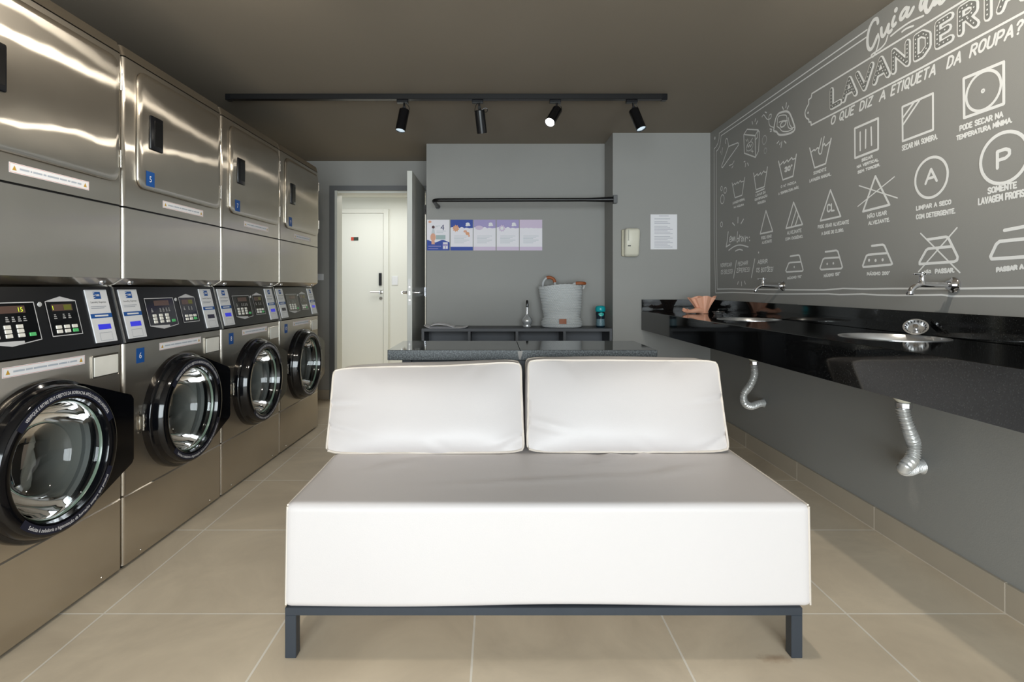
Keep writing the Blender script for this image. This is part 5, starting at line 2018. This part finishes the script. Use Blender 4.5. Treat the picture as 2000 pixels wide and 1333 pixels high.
        q = [(yc - wd * .28, .018), (yc + wd * .3, .018), (yc + wd * .3, .046), (yc - wd * .28, .046)]
        for (a, b), (c, e) in zip(q, q[1:] + q[:1]):
            dv = Vector((e - b, -(c - a))).normalized() * .0005
            g.face([P(a + dv.x, b + dv.y), P(c + dv.x, e + dv.y), P(c - dv.x, e - dv.y), P(a - dv.x, b - dv.y)], 2)
        return g.obj('payment_reader', [M_white_pl, M_blue, M_ink, M_inkdark, M_lcd_blue, M_lcd_off], cp, normals=False)
    reader(0.028, 0.128, True)
    reader(0.560, 0.660, True)

    def fascia(name, poly, y0, y1, notch):
        """black display panel with a thin white outline; notch: apex point of the outline"""
        g = Geo(CN)
        g.face([con(a, b, 0.001) for a, b in poly], 0)
        fn = lambda p: con(p[0], p[1], 0.0016)
        g.ribbon(poly, 0.0028, fn, 1, closed=True, disc=6)
        g.face([con(a, b, 0.0017) for a, b in notch], 1)
        return g.obj(name, [M_black_gloss, mat('silver_outline', srgb(206, 206, 208), 0.35)], cp, normals=False)
    # washer side: outline with a pointed lower edge; dryer side: pointed upper edge
    a0, a1 = 0.165, 0.350
    f1 = fascia('washer_display', [(a0, .052), ((a0 + a1) / 2 - .01, .036), (a1, .048), (a1, .166), (a0, .166)], a0, a1, [(a0 + .004, .050), ((a0 + a1) / 2 - .01, .036), (a1 - .06, .043), (a1 - .06, .049), (a0 + .004, .053)])
    b0, b1 = 0.392, 0.512
    f2 = fascia('dryer_display', [(b0, .052), (b1, .052), (b1, .166), ((b0 + b1) / 2, .181), (b0, .166)], b0, b1, [(b0 + .004, .165), (b1 - .004, .165), ((b0 + b1) / 2, .181)])
    for (p, y0_, y1_, name) in ((f1, a0 + .055, a1 - .035, 'a'), (f2, b0 + .02, b1 - .02, 'b')):
        g = Geo()
        con_box(g, y0_, .134, y1_, .156, .0022, 0, .001)
        if name == 'b':
            g.face([con(y0_ + .045, .136, .0026), (con(y1_ - .004, .136, .0026)), con(y1_ - .004, .154, .0026), con(y0_ + .045, .154, .0026)], 1)
        g.obj('readout', [M_led, mat('dim_led', srgb(110, 112, 44), 0.3)], cp, normals=False)
    for (yy, k) in ((a0 + .032, 3), (a0 + .085, 3), (a0 + .105, 3), (a0 + .125, 3), (a0 + .143, 3), (b0 + .026, 3), (b0 + .06, 3), (b0 + .082, 3)):
        g = Geo(CN)
        for i in range(k):
            g.face([con(yy - .006 + i * .001, .108 + i * .006, .0018), con(yy + .006 - i * .0015, .108 + i * .006, .0018), con(yy + .006 - i * .0015, .1115 + i * .006, .0018), con(yy - .006 + i * .001, .1115 + i * .006, .0018)])
        g.obj('care_icon', mat('grey_symbols', srgb(172, 172, 172), 0.5), cp, normals=False)
    keys = []
    for r in range(3):
        for c_ in range(3):
            keys.append((a0 + .040 + c_ * .040, .060 + r * .0135, M_key))
    keys.append((a0 + .158, .060, M_green))
    for r in range(2):
        for c_ in range(3):
            keys.append((b0 + .030 + c_ * .032, .060 + r * .0145, M_green if (r == 0 and c_ == 2) else M_key))
    protos = {}
    for (yy, tt, mm) in keys:
        if mm.name in protos:
            o = protos[mm.name].copy()
            C.objects.link(o)
            o.location = con(yy, tt, 0.001) - con(0, 0, 0)
        else:
            g = Geo()
            b = bmesh.new()
            bmesh.ops.create_cube(b, size=1.0)
            bmesh.ops.scale(b, vec=(0.0035, 0.022, 0.0115), verts=b.verts)
            bmesh.ops.bevel(b, geom=list(b.edges), offset=0.0012, segments=1, affect='EDGES')
            rot = Matrix.Rotation(-math.atan2(-CS.x, CS.z), 4, 'Y')
            g.merge(b, 0, Matrix.Translation(con(0, 0.006, 0.001)) @ rot)
            o = g.obj('key_button', mm, cp)
            o.location = con(yy, tt, 0.001) - con(0, 0, 0)
            protos[mm.name] = o
    Geo().lathe([(0, 0.0), (0.008, 0.0), (0.007, 0.002), (0, 0.0025)], con(0.371, 0.158, 0.0005), 'X', 18).obj('round_emblem', mat('silver_emblem', srgb(200, 200, 200), 0.3), cp)

    # dryer: lower panel with a tucked-in lower edge, front frame, cap
    g = Geo()
    front_panel(g, 0.003, 1.095, MW - 0.003, 1.360)
    g.obj('lint_panel', M_steel, t, smooth=35, uv=suv)
    g = Geo()
    g.prism([(0.0, 1.0945), (-0.04, 1.070), (-0.06, 1.070), (-0.05, 1.0945)], lambda p: Vector((p[0], 0.006, p[1])), lambda p: Vector((p[0], MW - 0.006, p[1])))
    g.obj('lower_lip', M_steel, t, uv=suv)
    for y in (0.07, MW - 0.07):
        Geo().lathe([(0.012, -0.008), (0.012, 0.0), (0.008, 0.005), (0, 0.006)], (-0.020, y, 1.082), 'X', 16).obj('lip_screw', M_chrome, t, smooth=40)
    g = Geo()
    front_panel(g, 0.003, 1.367, MW - 0.003, 1.928)
    g.obj('dryer_front', M_steel, t, smooth=35, uv=suv)
    Geo().box((-0.03, 0.008, 1.3602), (-0.006, MW - 0.008, 1.3668)).obj('panel_gap', M_black_metal, t)
    g = Geo()
    front_panel(g, 0.003, 1.933, MW - 0.003, 1.972)
    for v in g.bm.verts:
        if v.co.z > 1.95:
            v.co.x -= 0.012
    g.obj('top_cap', M_steel, t, smooth=35, uv=suv)
    Geo().box((-0.03, 0.008, 1.9282), (-0.006, MW - 0.008, 1.9328)).obj('cap_gap', M_black_metal, t)

    # dryer door: slightly crowned sheet
    dy0, dz0, dy1, dz1 = 0.072, 1.448, 0.662, 1.905
    g = Geo()
    out = rounded_rect(dy0, dz0, dy1, dz1, 0.038, 6)
    nyy, nzz = 24, 20
    back = [g.bm.verts.new((0.0022, y, z)) for y, z in out]
    edge = [g.bm.verts.new((0.0085, y, z)) for y, z in out]
    inn = rounded_rect(dy0 + 0.006, dz0 + 0.006, dy1 - 0.006, dz1 - 0.006, 0.034, 6)
    rimv = [g.bm.verts.new((0.0125, y, z)) for y, z in inn]
    k = len(out)
    for i in range(k):
        j = (i + 1) % k
        g.bm.faces.new([back[i], back[j], edge[j], edge[i]])
        g.bm.faces.new([edge[i], edge[j], rimv[j], rimv[i]])
    prev = rimv
    yc, zc = (dy0 + dy1) / 2, (dz0 + dz1) / 2
    hy_, hz_ = (dy1 - dy0) / 2, (dz1 - dz0) / 2
    for s_ in (0.94, 0.85, 0.72, 0.58, 0.43, 0.28, 0.13):
        ring = []
        for y, z in inn:
            yy, zz = yc + (y - yc) * s_, zc + (z - zc) * s_
            u, v = (yy - yc) / hy_, (zz - zc) / hz_
            ring.append(g.bm.verts.new((0.0125 + 0.0022 * (1 - u * u) * (1 - v * v) + 0.0009 * noise.noise(Vector((yy * 4, zz * 4, 1.7))), yy, zz)))
        for i in range(k):
            j = (i + 1) % k
            g.bm.faces.new([prev[i], prev[j], ring[j], ring[i]])
        prev = ring
    g.bm.faces.new(prev)
    dd = g.obj('dryer_door', M_steel, t, smooth=40, uv=suv)
    g = Geo().box((0.012, 0.128, 1.612), (0.021, 0.208, 1.748), 0.006, 2)
    g.obj('door_handle', M_black_sat, dd, smooth=40)
    Geo().box((0.0211, 0.150, 1.630), (0.0216, 0.200, 1.730), 0.0002, 1).obj('handle_recess', mat('dark_recess', srgb(9, 9, 10), 0.3), dd)
    for z in (1.535, 1.82):
        g = Geo().box((0.0, 0.6605, z - 0.028), (0.010, 0.672, z + 0.028), 0.0015, 1)
        g.tube([(0.013, 0.666, z - 0.032), (0.013, 0.666, z + 0.032)], 0.0042, 10)
        g.obj('door_hinge', M_steel_plain, dd, smooth=40)
    label_strip('warning_label', 0.233, 1.394, 0.530, 1.424, 0.0006, t, (6, 1, 6, 2, 8, 5, 2, 4, 3))
    return t


proto = make_stack()
LAB = ['steel stacked washer and dryer with running display, cut off by the photo edge',
       'steel stacked washer and dryer with blue tags 5 and 6',
       'steel stacked washer and dryer with blue tags 7 and 8',
       'steel stacked washer and dryer with blue tags 9 and 10, beside the doorway']
TAGS = [None, ('5', '6'), ('7', '8'), ('9', '10')]
stacks = []
for i in range(4):
    o = proto if i == 0 else dup_tree(proto)
    stacks.append(o)
    k = i - 1
    L_ = (MW + 0.0035) * k
    o.location = (ROWX + math.sin(ROWA) * L_, ROWY + math.cos(ROWA) * L_, 0)
    o.rotation_euler = (0, 0, -ROWA)
    o['label'] = LAB[i]
for o, tg in zip(stacks, TAGS):
    if tg:
        dd = [c for c in o.children if c.name.startswith('dryer_door')][0]
        number_tag(tg[0], 0.110, 1.463, 0.160, 1.522, 0.0142, dd)
        number_tag(tg[1], 0.072, 0.765, 0.118, 0.823, 0.0008, o)
# which payment screens are lit
OFF = {1: (False, True), 3: (True, False)}
for i, o in enumerate(stacks):
    cpn = [c for c in o.children if c.name.startswith('control_panel')][0]
    for k, rd in enumerate(sorted([c for c in cpn.children if c.name.startswith('payment_reader')], key=lambda c: sum(v.co.y for v in c.data.vertices))):
        if OFF.get(i, (False, False))[k]:
            rd.data = rd.data.copy()
            rd.data.materials[4] = M_lcd_off
# the nearest machine is running: lit digits on both displays
cp = [c for c in stacks[0].children if c.name.startswith('control_panel')][0]
g = Geo()
g.text('15', lambda p: con(0.292 + p.x, 0.1375 + p.y, 0.0027), 0.0200, 0)
g.text('1', lambda p: con(0.414 + p.x, 0.1375 + p.y, 0.0027), 0.0200, 0)
g.obj('lit_digits', M_led_on, cp, normals=False)
# washing turning inside it
def laundry():
    b = bmesh.new()
    bmesh.ops.create_icosphere(b, subdivisions=5, radius=1.0)
    for v in b.verts:
        n = v.co.copy()
        f = 1 + 0.22 * noise.noise(n * 1.7) + 0.10 * noise.noise(n * 4.1) + 0.05 * abs(noise.noise(n * 9))
        v.co = Vector((n.x * 0.085, n.y * 0.165, n.z * 0.160)) * f
    g = Geo()
    g.merge(b)
    root = stacks[0]
    ang = -ROWA
    loc = Vector((-0.200, YC + 0.0, ZC - 0.03))
    p = Matrix.Rotation(ang, 3, 'Z') @ loc + root.location
    o = g.obj('wet_laundry', mat('pale_wet_cloth', srgb(250, 250, 246), 0.8, noise_amt=0.08, noise_scale=14), None, p, smooth=180)
    tag(o, 'pale grey washing behind the round glass of the running machine', 'laundry')


laundry()
